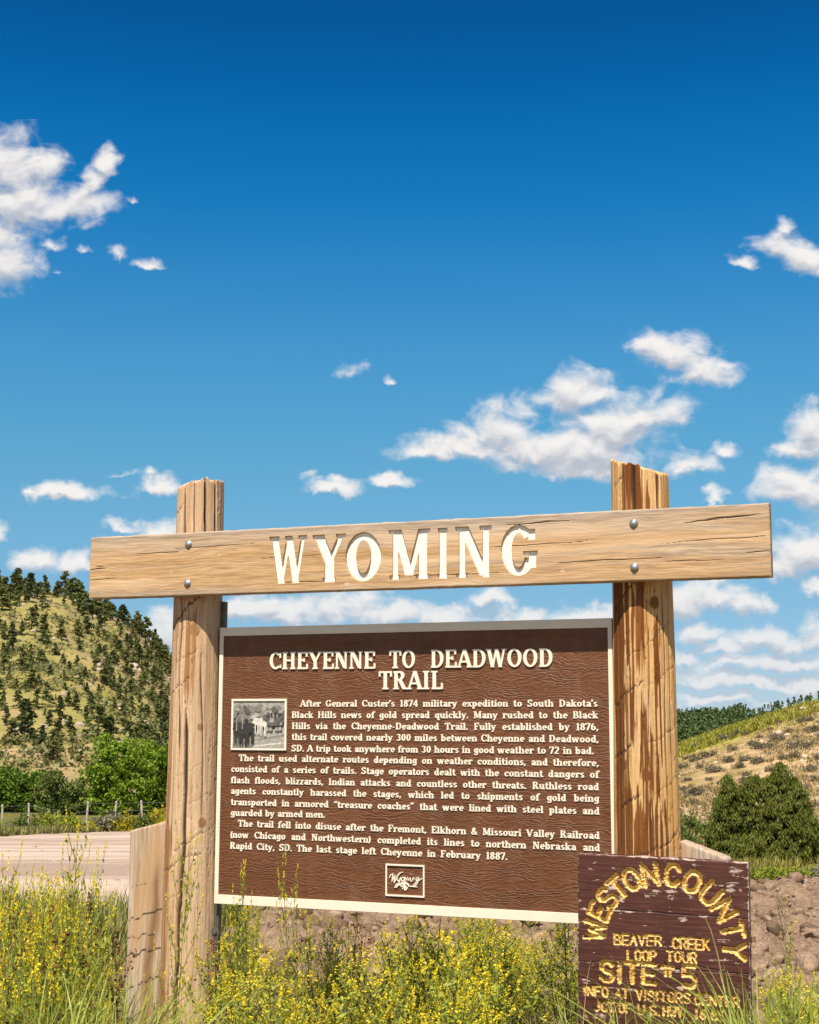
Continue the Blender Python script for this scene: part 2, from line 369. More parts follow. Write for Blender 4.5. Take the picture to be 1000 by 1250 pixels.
def panel_mat():
    m, g, b = new_mat('brown_grained_fibreglass', 0.5, 0.35)
    co = obj_co(g)
    s = g.n('ShaderNodeSeparateXYZ', {0: co})
    big = g.noise(g.map(co, sc=(1.1, 1, 2.6)), 4.6, 3, 0.55); sml = g.noise(g.map(co, sc=(1, 1, 2.2)), 17, 3, 0.6)
    zz = g.math('ADD', s.outputs[2], g.math('ADD', g.math('MULTIPLY', big, 0.15), g.math('MULTIPLY', sml, 0.026)))
    saw = g.math('FRACT', g.math('MULTIPLY', zz, 68.0))
    ridge = g.ramp(saw, [(0.0, 0.0), (0.62, 1.0), (0.80, 0.85), (1.0, 0.0)], 'EASE')
    amp = g.ramp(g.noise(g.map(co, (4, 0, 2), sc=(0.6, 1, 2.4)), 9, 3, 0.6), [(0.32, 0.15), (0.6, 1.0)])
    h = g.math('MULTIPLY', ridge, amp)
    fine = g.noise(g.map(co, sc=(0.15, 1, 1)), 160, 4, 0.6)
    c = g.mix(g.ramp(g.noise(co, 3.5, 4), [(0.3, 0.0), (0.7, 1.0)]), (0.116, 0.0425, 0.0160), (0.150, 0.0585, 0.0230))
    c = g.mix(g.math('MULTIPLY', g.ramp(saw, [(0.82, 0.0), (0.93, 1.0), (1.0, 0.2)]), g.math('MULTIPLY', amp, 0.22)), c, (0.06, 0.019, 0.008))
    dust = g.noise(g.map(co, (2, 0, 5), sc=(2.2, 1, .5)), 5, 6, 0.65)
    c = g.mix(g.math('MULTIPLY', g.ramp(dust, [(0.48, 0.0), (0.75, 1.0)]), 0.22), c, (0.30, 0.165, 0.095))
    scuff = g.noise(co, 42, 4, 0.7)
    c = g.mix(g.ramp(scuff, [(0.735, 0.0), (0.76, 0.7)]), c, (0.50, 0.38, 0.27))
    setc(g, b, c)
    bump(g, b, g.math('ADD', h, g.math('MULTIPLY', fine, 0.14)), 0.55, 0.0034)
    return m
def cream_mat(name, c=(0.80, 0.71, 0.57), chips=False):
    m, g, b = new_mat(name, 0.55, 0.3)
    co = obj_co(g)
    k = g.mix(g.ramp(g.noise(co, 14, 5), [(0.35, 0.0), (0.7, 1.0)]), tuple(x * 0.93 for x in c), c)
    if chips:
        n = g.noise(g.map(co, (1.7, 0, 0.2), sc=(0.6, 1, 1)), 26, 3, 0.6)
        k = g.mix(g.ramp(n, [(0.765, 0.0), (0.78, 0.9)]), k, (0.09, 0.045, 0.02))
    setc(g, b, k); return m
def board_mat():
    m, g, b = new_mat('flaking_brown_paint', 0.6, 0.3)
    co = obj_co(g)
    st = g.map(co, sc=(0.12, 1, 1))
    n = g.noise(co, 7, 5, 0.6)
    c = g.mix(g.ramp(n, [(0.3, 0.0), (0.7, 1.0)]), (0.066, 0.0205, 0.0145), (0.100, 0.033, 0.023))
    c = g.mix(g.math('MULTIPLY', g.ramp(g.noise(st, 90, 4, 0.6), [(0.35, 0.7), (0.55, 0.0)]), 0.6), c, (0.035, 0.012, 0.009))
    bare = g.mix(g.noise(st, 60, 4), (0.30, 0.21, 0.17), (0.60, 0.45, 0.36))
    wear = attr(g, 'wear')
    nn = g.math('ADD', g.math('MULTIPLY', g.noise(g.map(co, sc=(0.16, 1, 1)), 85, 5, 0.7, 0.5), 0.5), g.math('MULTIPLY', g.noise(g.map(co, (3, 0, 1), sc=(0.6, 1, 1)), 30, 5, 0.65, 0.8), 0.5))
    a = g.math('ADD', g.math('MULTIPLY_ADD', g.math('SUBTRACT', nn, 0.5), 2.2, 0.44), g.math('MULTIPLY', wear, 0.34))
    f = g.ramp(a, [(0.655, 0.0), (0.685, 1.0)])
    c = g.mix(f, c, bare)
    c = g.mix(g.math('MULTIPLY', g.sstep(attr(g, 'crack'), 0.18, 0.75), 0.88), c, (0.03, 0.012, 0.01))
    setc(g, b, c)
    bump(g, b, g.math('ADD', g.math('MULTIPLY', f, -0.6), g.noise(st, 110, 4)), 0.5, 0.002)
    return m
def gold_mat():
    m, g, b = new_mat('ochre_paint_in_grooves', 0.55, 0.35)
    co = obj_co(g)
    c = g.mix(g.ramp(g.noise(g.map(co, sc=(0.4, 1, 1)), 40, 4, 0.65), [(0.35, 0.0), (0.62, 1.0)]), (0.66, 0.385, 0.075), (0.78, 0.53, 0.19))
    c = g.mix(g.ramp(g.math('SUBTRACT', g.noise(g.map(co, (2, 0, 0), sc=(0.3, 1, 1)), 75, 5, 0.7), g.math('MULTIPLY_ADD', g.n('ShaderNodeSeparateXYZ', {0: co}).outputs[2], 0.16, 0.035)), [(0.565, 0.0), (0.63, 0.85)]), c, (0.075, 0.028, 0.02))
    setc(g, b, c); bump(g, b, g.noise(g.map(co, sc=(0.2, 1, 1)), 120, 3), 0.4, 0.001)
    return m
def grey_wood_mat():
    m, g, b = new_mat('grey_weathered_wood', 0.85, 0.15)
    co = obj_co(g); lg = g.map(co, sc=(1, 1, 0.06))
    n1 = g.noise(lg, 70, 6, 0.7, 0.3); n2 = g.noise(g.map(co, sc=(1, 1, 0.2)), 6, 4)
    c = g.mix(g.ramp(n1, [(0.38, 0.0), (0.62, 1.0)]), (0.25, 0.185, 0.13), (0.56, 0.46, 0.36))
    c = g.mix(g.math('MULTIPLY', g.ramp(n2, [(0.42, 0.0), (0.62, 1.0)]), 0.8), c, (0.45, 0.27, 0.13))
    c = g.mix(attr(g, 'stain'), c, (0.22, 0.12, 0.055)); c = g.mix(g.math('MULTIPLY', g.sstep(attr(g, 'crack'), 0.18, 0.75), 0.88), c, (0.05, 0.03, 0.018))
    setc(g, b, c); bump(g, b, n1, 0.6, 0.004); return m

def ground_mat():
    m, g, b = new_mat('ground_soil', 0.95, 0.08)
    co = obj_co(g)
    n = g.noise(co, 0.55, 6, 0.6); n2 = g.noise(co, 6.0, 6, 0.65); n3 = g.noise(co, 45.0, 4, 0.65)
    dirt = g.mix(g.ramp(n2, [(0.3, 0.0), (0.7, 1.0)]), (0.165, 0.102, 0.062), (0.385, 0.27, 0.185))
    dirt = g.mix(g.ramp(n3, [(0.35, 0.55), (0.6, 0.0)]), dirt, (0.10, 0.06, 0.036))
    # dry grass with sandy openings on the near slope
    s1 = g.noise(co, 0.35, 8, 0.68); s2 = g.noise(g.map(co, (9, 3, 0)), 1.6, 6, 0.7)
    sand = g.mix(g.ramp(s2, [(0.3, 0.0), (0.7, 1.0)]), (0.35, 0.23, 0.11), (0.50, 0.36, 0.20))
    dry = g.mix(g.ramp(s2, [(0.3, 0.0), (0.7, 1.0)]), (0.17, 0.125, 0.040), (0.27, 0.195, 0.075))
    slope = g.mix(g.ramp(s1, [(0.40, 0.0), (0.54, 1.0)]), dry, sand)
    # the pine hill: olive grass, tan soil, pale rock
    h1 = g.noise(g.map(co, (4, 1, 0)), 0.045, 8, 0.7); h2 = g.noise(co, 0.35, 6, 0.7)
    gr = g.mix(g.ramp(h2, [(0.3, 0.0), (0.7, 1.0)]), (0.19, 0.17, 0.045), (0.32, 0.265, 0.095))
    tn = g.mix(g.ramp(h2, [(0.3, 0.0), (0.7, 1.0)]), (0.27, 0.175, 0.085), (0.40, 0.285, 0.165))
    hill = g.mix(g.ramp(h1, [(0.49, 0.0), (0.62, 1.0)]), gr, tn)
    grn = g.mix(g.ramp(n2, [(0.3, 0.0), (0.7, 1.0)]), (0.085, 0.085, 0.022), (0.19, 0.165, 0.05))
    c = g.mix(attr(g, 'slope_zone'), dirt, slope); c = g.mix(attr(g, 'hill_zone'), c, hill)
    c = g.mix(attr(g, 'verge_zone'), c, grn); c = g.mix(attr(g, 'bloom_zone'), c, g.mix(n2, (0.22, 0.20, 0.025), (0.36, 0.31, 0.05)))
    c = g.mix(attr(g, 'forest_zone'), c, (0.055, 0.065, 0.025))
    setc(g, b, c)
    bump(g, b, g.math('ADD', n2, g.math('MULTIPLY', n3, 0.5)), 0.8, 0.04)
    return m
def road_mat():
    m, g, b = new_mat('pink_gravel', 0.95, 0.08)
    co = obj_co(g)
    tr = g.noise(g.map(co, sc=(0.05, 1, 1), rot=(0, 0, R_(-6))), 0.55, 5, 0.6); n3 = g.noise(co, 30, 5, 0.7); n2 = g.noise(co, 1.2, 5, 0.6)
    c = g.mix(g.ramp(tr, [(0.42, 0.0), (0.56, 1.0)]), (0.345, 0.255, 0.195), (0.56, 0.435, 0.34))
    c = g.mix(g.ramp(n2, [(0.5, 0.0), (0.8, 0.6)]), c, (0.35, 0.245, 0.185))
    c = g.mix(g.ramp(n3, [(0.36, 0.5), (0.55, 0.0)]), c, (0.20, 0.13, 0.10))
    setc(g, b, c); bump(g, b, n3, 0.5, 0.02); return m

# ------------------------------------------------------------------ terrain
DL, DR = 340.0, 120.0
def ridge(dist, pts):
    pts = np.array(pts, float)
    d = [ray(*p) for p in pts]
    return np.array([v.x / v.y for v in d]), np.array([EYE + v.z / v.y * dist for v in d])
RL = ridge(DL, [(-700, 830), (-400, 760), (-160, 728), (-60, 716), (0, 717), (40, 716), (80, 722), (115, 738), (150, 754), (180, 778), (205, 808), (240, 850), (290, 880), (360, 900), (2000, 900)])
RR = ridge(DR, [(-500, 912), (700, 925), (800, 922), (830, 911), (880, 892), (940, 873), (1000, 856), (1100, 828), (1300, 800), (1700, 800)])
RF = ridge(540.0, [(-500, 905), (600, 905), (780, 885), (830, 880), (880, 879), (910, 874), (950, 866), (1000, 855), (1080, 842), (1300, 830), (2000, 860)])
def terrain(X, Y, noise=True):
    X = np.asarray(X, float); Y = np.asarray(Y, float)
    Ys = np.maximum(Y, 1.0); a = np.clip(X / Ys, -0.7, 0.7)
    t = sst(a, -0.12, 0.08)
    zl = -0.061 * (np.clip(Y, 10, 75) - 10); zr = -0.061 * (np.clip(Y, 10, 48) - 10)
    base = (1 - t) * zl + t * zr
    rl = np.interp(a, *RL); rr = np.interp(a, *RR); rf = np.interp(a, *RF)
    pl = np.clip((Y - 112) / (DL - 112), 0, 1) ** 0.92
    hl = base + np.maximum(rl - base, 0) * pl * (1 - 0.85 * sst(Y, DL + 5, DL + 160))
    pr = sst(Y, 40, DR + 12) * 0.5 + np.clip((Y - 48) / (DR - 48), 0, 1) * 0.5
    hr = base + (rr - base) * pr - sst(Y, DR + 2, 260) * (np.maximum(rr, -2) + 5)
    fr = sst(Y, 300, 540) * (1 - sst(Y, 545, 800) * 0.8)
    hr = hr * (1 - fr) + rf * fr
    z = (1 - t) * hl + t * hr - sst(Y, 650, 2500) * 60
    if noise:
        far = sst(Y, 120, 200) * (1 - t) * (1 - 0.75 * sst(Y, DL - 60, DL - 10))
        z = z + far * ((fbm(X / 38 + 3, Y / 38, 0, 4, 11) - 0.5) * 9 + (fbm(X / 9, Y / 9, 0, 3, 5) - 0.5) * 2.6)
        z = z + t * sst(Y, 46, 60) * (1 - 0.6 * sst(Y, DR - 25, DR)) * ((fbm(X / 9, Y / 9, 0, 3, 21) - 0.5) * 1.3)
        clod = sst(Y, 6.0, 8.5) * (1 - sst(Y, 20, 24)) * sst(a, -0.155, -0.12)
        cl1 = fbm(X * 2.4 + 0.3 * fbm(X * 5, Y * 5, 0, 2, 43), Y * 2.4, 0, 5, 41, 0.62); cl2 = np.abs(fbm(X * 6.5, Y * 6.5, 0, 3, 44, 0.6) - 0.5)
        z = z + clod * ((fbm(X * 0.55, Y * 0.55, 0, 3, 31) - 0.5) * 0.42 + (cl1 - 0.45) * 0.34 - cl2 * 0.22)
        z = z + (1 - clod) * (fbm(X * 0.9, Y * 0.9, 0, 2, 51) - 0.5) * 0.06 * (1 - sst(Y, 60, 90))
    return z
GH = {}
def gh(X, Y):
    """height of the ground sheet itself (bilinear)"""
    X = np.asarray(X, float); Y = np.asarray(Y, float); z = GH['z']
    lr = np.log(np.hypot(X, Y)); i = np.clip(np.interp(lr, GH['r'], np.arange(len(GH['r']))), 0, z.shape[0] - 1.001); j = np.clip((np.arctan2(X, Y) - GH['a0']) / GH['da'], 0, z.shape[1] - 1.001)
    i0 = i.astype(int); j0 = j.astype(int); f = i - i0; k = j - j0
    return (z[i0, j0] * (1 - k) + z[i0, j0 + 1] * k) * (1 - f) + (z[i0 + 1, j0] * (1 - k) + z[i0 + 1, j0 + 1] * k) * f
def on_ground(px, py, y0=6.0, y1=900.0):
    """point of the terrain seen at a photograph position"""
    d = ray(px, py); d = d / d.y
    Y = np.exp(np.linspace(math.log(y0), math.log(y1), 1400))
    z = EYE + d.z * Y; h = gh(d.x * Y, Y)
    k = np.argmax(h >= z)
    if not np.any(h >= z): return None
    return Vector((d.x * Y[k], Y[k], h[k]))
def road_far(a): return np.clip(55 + (a + 0.288) / 0.088 * 15, 40, 76)
def build_ground():
    a0 = np.radians(27)
    ang = np.concatenate([np.arange(-a0, a0, np.radians(0.11)), np.linspace(a0, 2 * math.pi - a0, 90)[:-1]])
    rad = np.concatenate([[0.02, 0.4, 0.9, 1.6, 2.4, 3.2], np.exp(np.arange(math.log(4.0), math.log(6.6), 0.0135)), np.exp(np.arange(math.log(6.6), math.log(23.0), 0.0042)), np.exp(np.arange(math.log(23.0), math.log(9000), 0.0135))])
    A, Rr = np.meshgrid(ang, rad); X = Rr * np.sin(A); Y = Rr * np.cos(A)
    Z = terrain(X, Y)
    GH['z'] = Z[6:, :int(2 * a0 / np.radians(0.11))]; GH['a0'] = -a0; GH['da'] = np.radians(0.11); GH['r'] = np.log(rad[6:])
    a = X / np.maximum(Y, 1); t = sst(a, -0.12, 0.08)
    jag = (fbm(X / 3, Y / 3, 0, 3, 61) - 0.5)
    f = Y > 1
    slope = sst(Y + jag * 14, 34, 46) * t * f
    hill = sst(Y + jag * 10, 100, 118) * (1 - t) * f
    verge = np.maximum(sst(Y + jag * 5 - road_far(a), 1, 5) * (1 - sst(Y, 105, 120)) * (1 - t), t * sst(Y + jag * 4, 20, 22.5) * (1 - sst(Y + jag * 20, 36, 50))) * f
    near = (1 - sst(Rr + jag, 6.2, 7.2)) * sst(Y + jag, 2.0, 3.2)     # behind the camera the unseen pull-out is made bare gravel, to bounce warm light
    verge = np.maximum(verge, near)
    rr = np.interp(a, *RR)
    bloom = t * sst(a + jag * .06, .15, .20) * sst(Y + jag * 16, 96, 108) * (1 - sst(Y, 170, 200)) * (1 - 0.7 * sst(a, 0.24, 0.31))
    forest = t * sst(Y, 230, 260) * f
    me = grid_mesh('ground', np.stack([X, Y, Z], -1), [ground_mat()], None, True,
                   {'slope_zone': slope, 'hill_zone': hill, 'verge_zone': verge, 'bloom_zone': bloom, 'forest_zone': forest}, wrap=True)
    # the ring's hub
    tag(link('ground', me), kind='structure')
    # gravel road: a sheet over the ground
    xs = np.linspace(0, 1, 160); ys = np.linspace(0, 1, 130)
    S, T = np.meshgrid(xs, ys)
    ar = -0.62 + (0.47 + (fbm(T * 9, T * 0, 0, 4, 17) - .5) * .03) * S; Yr = 15.2 + T ** 1.3 * (road_far(ar) - 15.2)
    Xr = ar * Yr
    Yr = Yr + T * (0.9 * (fbm(Xr / 3, Xr * 0 + 2, 0, 3, 3) - .5)) + (1 - T) * (fbm(Xr / 1.2, Xr * 0 + 1, 0, 3, 4) - .5) * 1.5
    Zr = gh(Xr, Yr) + 0.03
    me = grid_mesh('gravel_road', np.stack([Xr, Yr, Zr], -1), [road_mat()])
    tag(link('gravel_road', me), kind='structure')
build_ground()

# ------------------------------------------------------------------ the sign's own frame
YAW = 0.3781; SX, SY = -0.0176, 6.1531
Su = Vector((math.cos(YAW), -math.sin(YAW), 0)); Sb = Vector((math.sin(YAW), math.cos(YAW), 0))    # right, and back
def pl(px, py, yl=0.0):
    """point of a plane of the sign (depth yl behind its face) seen at a photograph position, in the sign's frame"""
    d = ray(px, py); o = Vector((-SX, -SY, EYE))
    ly = Sb.dot(Vector((-SX, -SY, 0))); dy = Sb.dot(Vector((d.x, d.y, 0)))
    t = (yl - ly) / dy
    p = Vector((0, 0, EYE)) + d * t - Vector((SX, SY, 0))
    return p.x * Su.x + p.y * Su.y, p.z

# ------------------------------------------------------------------ lettering: strokes with thick stems, thin hairlines and slab serifs
X_ = 0.68
GL = {
'a': (.58, [('a', .27, .205, .215, .205, 0, 360), ('v', .44, .06, .46), ('a', .27, .44, .245, .25, 5, 165), ('sb', .50, 0, .09)]),
'b': (.62, [('v', .16, 0, 1), ('a', .33, .34, .25, .34, 0, 360), ('st', .10, 1, .1)]),
'c': (.54, [('a', .30, .34, .26, .34, 42, 318), ('p', .47, .52)]),
'd': (.63, [('a', .29, .34, .25, .34, 0, 360), ('v', .46, 0, 1), ('st', .40, 1, .1), ('sb', .53, 0, .09)]),
'e': (.56, [('a', .30, .34, .26, .34, 0, 318), ('h', .36, .1, .5)]),
'f': (.42, [('v', .19, 0, .8), ('a', .35, .74, .25, .26, 60, 180), ('h', .64, .03, .38), ('sb', .19, 0, .16), ('p', .42, .9)]),
'g': (.58, [('a', .28, .36, .24, .32, 0, 360), ('v', .44, -.08, .66), ('a', .27, -.06, .265, .22, 190, 360), ('st', .50, .68, .09)]),
'h': (.66, [('v', .16, 0, 1), ('a', .33, .42, .26, .26, 0, 180), ('v', .50, 0, .44), ('sb', .16, 0, .145), ('sb', .50, 0, .145), ('st', .10, 1, .1)]),
'i': (.34, [('v', .17, 0, .68), ('p', .17, .88), ('sb', .17, 0, .155), ('st', .11, .68, .11)]),
'k': (.64, [('v', .16, 0, 1), ('d', .22, .28, .50, .66, 0), ('d', .28, .40, .52, 0, 1), ('sb', .16, 0, .145), ('sb', .52, 0, .12), ('st', .48, .68, .12), ('st', .10, 1, .1)]),
'l': (.34, [('v', .17, 0, 1), ('sb', .17, 0, .155), ('st', .11, 1, .11)]),
'm': (.96, [('v', .16, 0, .68), ('a', .31, .44, .245, .24, 0, 180), ('v', .47, 0, .46), ('a', .62, .44, .245, .24, 0, 180), ('v', .79, 0, .46), ('sb', .16, 0, .145), ('sb', .47, 0, .12), ('sb', .79, 0, .145), ('st', .10, .68, .1)]),
'n': (.66, [('v', .16, 0, .68), ('a', .33, .42, .26, .26, 0, 180), ('v', .50, 0, .44), ('sb', .16, 0, .145), ('sb', .50, 0, .145), ('st', .10, .68, .1)]),
'o': (.60, [('a', .30, .34, .27, .34, 0, 360)]),
'p': (.62, [('v', .16, -.28, .68), ('a', .33, .34, .25, .34, 0, 360), ('sb', .16, -.28, .145), ('st', .10, .68, .1)]),
'q': (.62, [('v', .46, -.28, .68), ('a', .29, .34, .25, .34, 0, 360), ('sb', .46, -.28, .145)]),
'r': (.50, [('v', .16, 0, .68), ('a', .36, .42, .27, .26, 60, 180), ('p', .42, .56), ('sb', .16, 0, .155), ('st', .10, .68, .1)]),
's': (.50, [('a', .25, .495, .20, .185, 20, 270), ('a', .25, .19, .215, .19, -160, 90)]),
't': (.42, [('v', .19, .12, .9), ('a', .32, .17, .22, .17, 180, 330), ('h', .64, .03, .38)]),
'u': (.66, [('v', .16, .24, .68), ('a', .32, .26, .25, .26, 180, 360), ('v', .49, 0, .68), ('st', .11, .68, .11), ('st', .44, .68, .11), ('sb', .55, 0, .09)]),
'v': (.60, [('d', .10, .68, .30, 0, 1), ('d', .50, .68, .31, 0, 0), ('st', .12, .68, .13), ('st', .48, .68, .11)]),
'w': (.86, [('d', .10, .68, .26, 0, 1), ('d', .44, .68, .27, 0, 0), ('d', .42, .68, .58, 0, 1), ('d', .76, .68, .59, 0, 0), ('st', .12, .68, .12), ('st', .42, .68, .1), ('st', .74, .68, .1)]),
'x': (.6, [('d', .1, .68, .5, 0, 1), ('d', .5, .68, .1, 0, 0), ('st', .12, .68, .12), ('st', .48, .68, .1), ('sb', .1, 0, .1), ('sb', .48, 0, .12)]),
'y': (.60, [('d', .10, .68, .31, .02, 1), ('d', .51, .68, .22, -.24, 0), ('st', .12, .68, .13), ('st', .49, .68, .11), ('p', .16, -.20)]),
'z': (.52, [('h', .63, .06, .46), ('h', .05, .06, .46), ('d', .40, .63, .12, .05, 1)]),
'A': (.76, [('d', .08, 0, .36, .98, 0), ('d', .37, 1, .66, 0, 1), ('h', .32, .18, .56), ('sb', .09, 0, .13), ('sb', .65, 0, .15)]),
'B': (.68, [('v', .18, 0, 1), ('a', .36, .745, .25, .255, -90, 90), ('a', .38, .26, .28, .26, -90, 90), ('h', .95, .06, .36), ('h', .50, .18, .38), ('h', .05, .06, .38)]),
'C': (.72, [('a', .38, .5, .34, .5, 48, 312), ('t', .64, .66, .97), ('t', .66, .08, .26)]),
'D': (.76, [('v', .19, 0, 1), ('a', .34, .5, .38, .5, -90, 90), ('h', .95, .06, .36), ('h', .05, .06, .36)]),
'E': (.68, [('v', .19, 0, 1), ('h', .95, .06, .60), ('h', .05, .06, .62), ('h', .52, .18, .44), ('t', .58, .72, .98), ('t', .61, .02, .3), ('t', .43, .42, .62)]),
'F': (.64, [('v', .19, 0, 1), ('h', .95, .06, .58), ('h', .52, .18, .42), ('t', .56, .72, .98), ('t', .42, .42, .62), ('sb', .19, 0, .16)]),
'G': (.78, [('a', .38, .5, .34, .5, 48, 330), ('t', .63, .66, .97), ('v', .62, .06, .42), ('st', .62, .46, .15)]),
'H': (.84, [('v', .19, 0, 1), ('v', .64, 0, 1), ('h', .51, .18, .66), ('sb', .19, 0, .15), ('sb', .64, 0, .15), ('st', .19, 1, .15), ('st', .64, 1, .15)]),
'I': (.42, [('v', .20, 0, 1), ('sb', .20, 0, .16), ('st', .20, 1, .16)]),
'J': (.5, [('v', .32, .2, 1), ('a', .2, .22, .22, .22, 180, 360), ('st', .32, 1, .15)]),
'K': (.80, [('v', .19, 0, 1), ('d', .26, .42, .62, 1, 0), ('d', .36, .56, .66, 0, 1), ('sb', .19, 0, .15), ('sb', .67, 0, .13), ('st', .19, 1, .15), ('st', .62, 1, .13)]),
'L': (.64, [('v', .19, 0, 1), ('h', .05, .06, .58), ('t', .57, .02, .34), ('st', .19, 1, .16)]),
'M': (.96, [('n', .16, 0, 1), ('d', .20, 1, .47, .08, 1), ('d', .74, 1, .49, .08, 0), ('v', .77, 0, 1), ('sb', .16, 0, .12), ('sb', .77, 0, .15), ('st', .12, 1, .1), ('st', .82, 1, .11)]),
'N': (.80, [('n', .15, 0, 1), ('d', .18, 1, .60, .04, 1), ('n', .63, 0, 1), ('sb', .15, 0, .12), ('st', .12, 1, .1), ('st', .63, 1, .12)]),
'O': (.80, [('a', .40, .5, .36, .5, 0, 360)]),
'P': (.66, [('v', .19, 0, 1), ('a', .36, .73, .27, .27, -90, 90), ('h', .95, .06, .38), ('h', .51, .18, .38), ('sb', .19, 0, .16)]),
'R': (.76, [('v', .19, 0, 1), ('a', .36, .745, .26, .255, -90, 90), ('h', .95, .06, .38), ('h', .53, .18, .38), ('d', .38, .53, .62, 0, 1), ('sb', .19, 0, .15), ('sb', .66, 0, .1)]),
'S': (.64, [('a', .31, .74, .26, .26, 15, 270), ('a', .31, .27, .28, .27, -165, 90), ('t', .54, .72, .97), ('t', .08, .03, .28)]),
'T': (.72, [('v', .36, 0, 1), ('h', .95, .04, .68), ('t', .07, .70, .98), ('t', .65, .70, .98), ('sb', .36, 0, .16)]),
'U': (.80, [('v', .19, .3, 1), ('n', .62, .3, 1), ('a', .40, .32, .31, .32, 180, 360), ('st', .19, 1, .15), ('st', .62, 1, .13)]),
'V': (.76, [('d', .12, 1, .38, 0, 1), ('d', .66, 1, .39, 0, 0), ('st', .12, 1, .14), ('st', .65, 1, .12)]),
'W': (1.04, [('d', .12, 1, .32, 0, 1), ('d', .52, 1, .33, 0, 0), ('d', .52, 1, .72, 0, 1), ('d', .92, 1, .73, 0, 0), ('st', .12, 1, .14), ('st', .52, 1, .1), ('st', .91, 1, .12)]),
'Y': (.76, [('d', .12, 1, .38, .42, 1), ('d', .66, 1, .39, .42, 0), ('v', .38, 0, .46), ('st', .12, 1, .14), ('st', .65, 1, .12), ('sb', .38, 0, .15)]),
'0': (.6, [('a', .30, .5, .26, .5, 0, 360)]),
'1': (.46, [('v', .25, 0, 1), ('sb', .25, 0, .17), ('d', .25, .98, .10, .82, 0)]),
'2': (.6, [('a', .29, .73, .25, .27, -25, 170), ('d', .47, .64, .10, .07, 1), ('h', .05, .06, .54)]),
'3': (.58, [('a', .27, .75, .24, .25, -90, 155), ('a', .27, .27, .27, .27, -155, 90)]),
'4': (.6, [('v', .40, 0, 1), ('d', .38, .98, .06, .32, 0), ('h', .28, .04, .58), ('sb', .40, 0, .12)]),
'5': (.58, [('n', .13, .48, 1), ('h', .95, .1, .5), ('a', .27, .31, .27, .31, -155, 130)]),
'6': (.6, [('a', .30, .3, .26, .3, 0, 360), ('a', .40, .5, .36, .5, 105, 185)]),
'7': (.56, [('h', .95, .05, .53), ('d', .48, .92, .20, 0, 1), ('t', .06, .74, .98)]),
'8': (.6, [('a', .30, .75, .235, .25, 0, 360), ('a', .30, .27, .26, .27, 0, 360)]),
'.': (.26, [('p', .12, .08)]), ',': (.26, [('p', .13, .08), ('d', .15, .05, .06, -.14, 0)]),
"'": (.2, [('d', .11, 1.0, .09, .72, 1)]), '-': (.42, [('h', .34, .06, .36)]),
'(': (.34, [('a', .42, .42, .34, .62, 120, 240)]), ')': (.34, [('a', -.08, .42, .34, .62, -60, 60)]),
'&': (.8, [('a', .34, .76, .19, .24, 0, 360), ('a', .30, .26, .27, .26, 60, 320), ('d', .22, .66, .66, .02, 1), ('d', .66, .44, .50, .12, 0)]),
'“': (.46, [('p', .12, .78), ('d', .10, .80, .18, .98, 0), ('p', .32, .78), ('d', .30, .80, .38, .98, 0)]),
'”': (.46, [('p', .12, .93), ('d', .14, .90, .06, .72, 0), ('p', .32, .93), ('d', .34, .90, .26, .72, 0)]),
'_': (.76, [('a', .38, .5, .34, .5, 40, 335), ('n', .63, .70, .90), ('n', .64, .15, .44), ('st', .61, .47, .14)]),
'#': (.66, [('n', .24, .1, 1), ('n', .44, .1, 1), ('h', .70, .06, .62), ('h', .38, .06, .62)]),
}
def glyph_strips(ch, T=.19, N=.10, S=.11):
    """strokes of one letter as strips of (left, right) points, cap height 1"""
    out = []
    for s in GL[ch][1]:
        k = s[0]
        if k in 'vnt':
            w = T if k == 'v' else N
            out.append([((s[1] - w / 2, s[2]), (s[1] + w / 2, s[2])), ((s[1] - w / 2, s[3]), (s[1] + w / 2, s[3]))])
        elif k == 'h':
            out.append([((s[2], s[1] + N / 2), (s[2], s[1] - N / 2)), ((s[3], s[1] + N / 2), (s[3], s[1] - N / 2))])
        elif k in ('sb', 'st'):
            y0, y1 = (s[2], s[2] + S) if k == 'sb' else (s[2] - S, s[2])
            out.append([((s[1] - s[3], y1), (s[1] - s[3], y0)), ((s[1] + s[3], y1), (s[1] + s[3], y0))])
        elif k == 'd':
            w = (T if s[5] else N) * .5
            dx, dy = s[3] - s[1], s[4] - s[2]; w = w * min(1.25, math.hypot(dx, dy) / max(abs(dy), .01))
            if abs(dx) > abs(dy) * 1.3: out.append([((s[1], s[2] + w), (s[1], s[2] - w)), ((s[3], s[4] + w), (s[3], s[4] - w))])
            else: out.append([((s[1] - w, s[2]), (s[1] + w, s[2])), ((s[3] - w, s[4]), (s[3] + w, s[4]))])
        elif k == 'p':
            r = T * .56
            out.append([((s[1] - r * .5, s[2] + r), (s[1] - r * .5, s[2] - r)), ((s[1] + r * .5, s[2] + r), (s[1] + r * .5, s[2] - r))])
            out.append([((s[1] - r, s[2] + r * .5), (s[1] - r, s[2] - r * .5)), ((s[1] + r, s[2] + r * .5), (s[1] + r, s[2] - r * .5))])
        elif k == 'a':
            cx, cy, rx, ry, a0, a1 = s[1:]
            n = max(5, int(abs(a1 - a0) / 15)); st = []
            for i in range(n + 1):
                a = R_(a0 + (a1 - a0) * i / n); c, q = math.cos(a), math.sin(a)
                st.append(((cx + (rx - T) * c, cy + (ry - N) * q), (cx + rx * c, cy + ry * q)))
            out.append(st)
    return out
def flip(ch):
    return ch
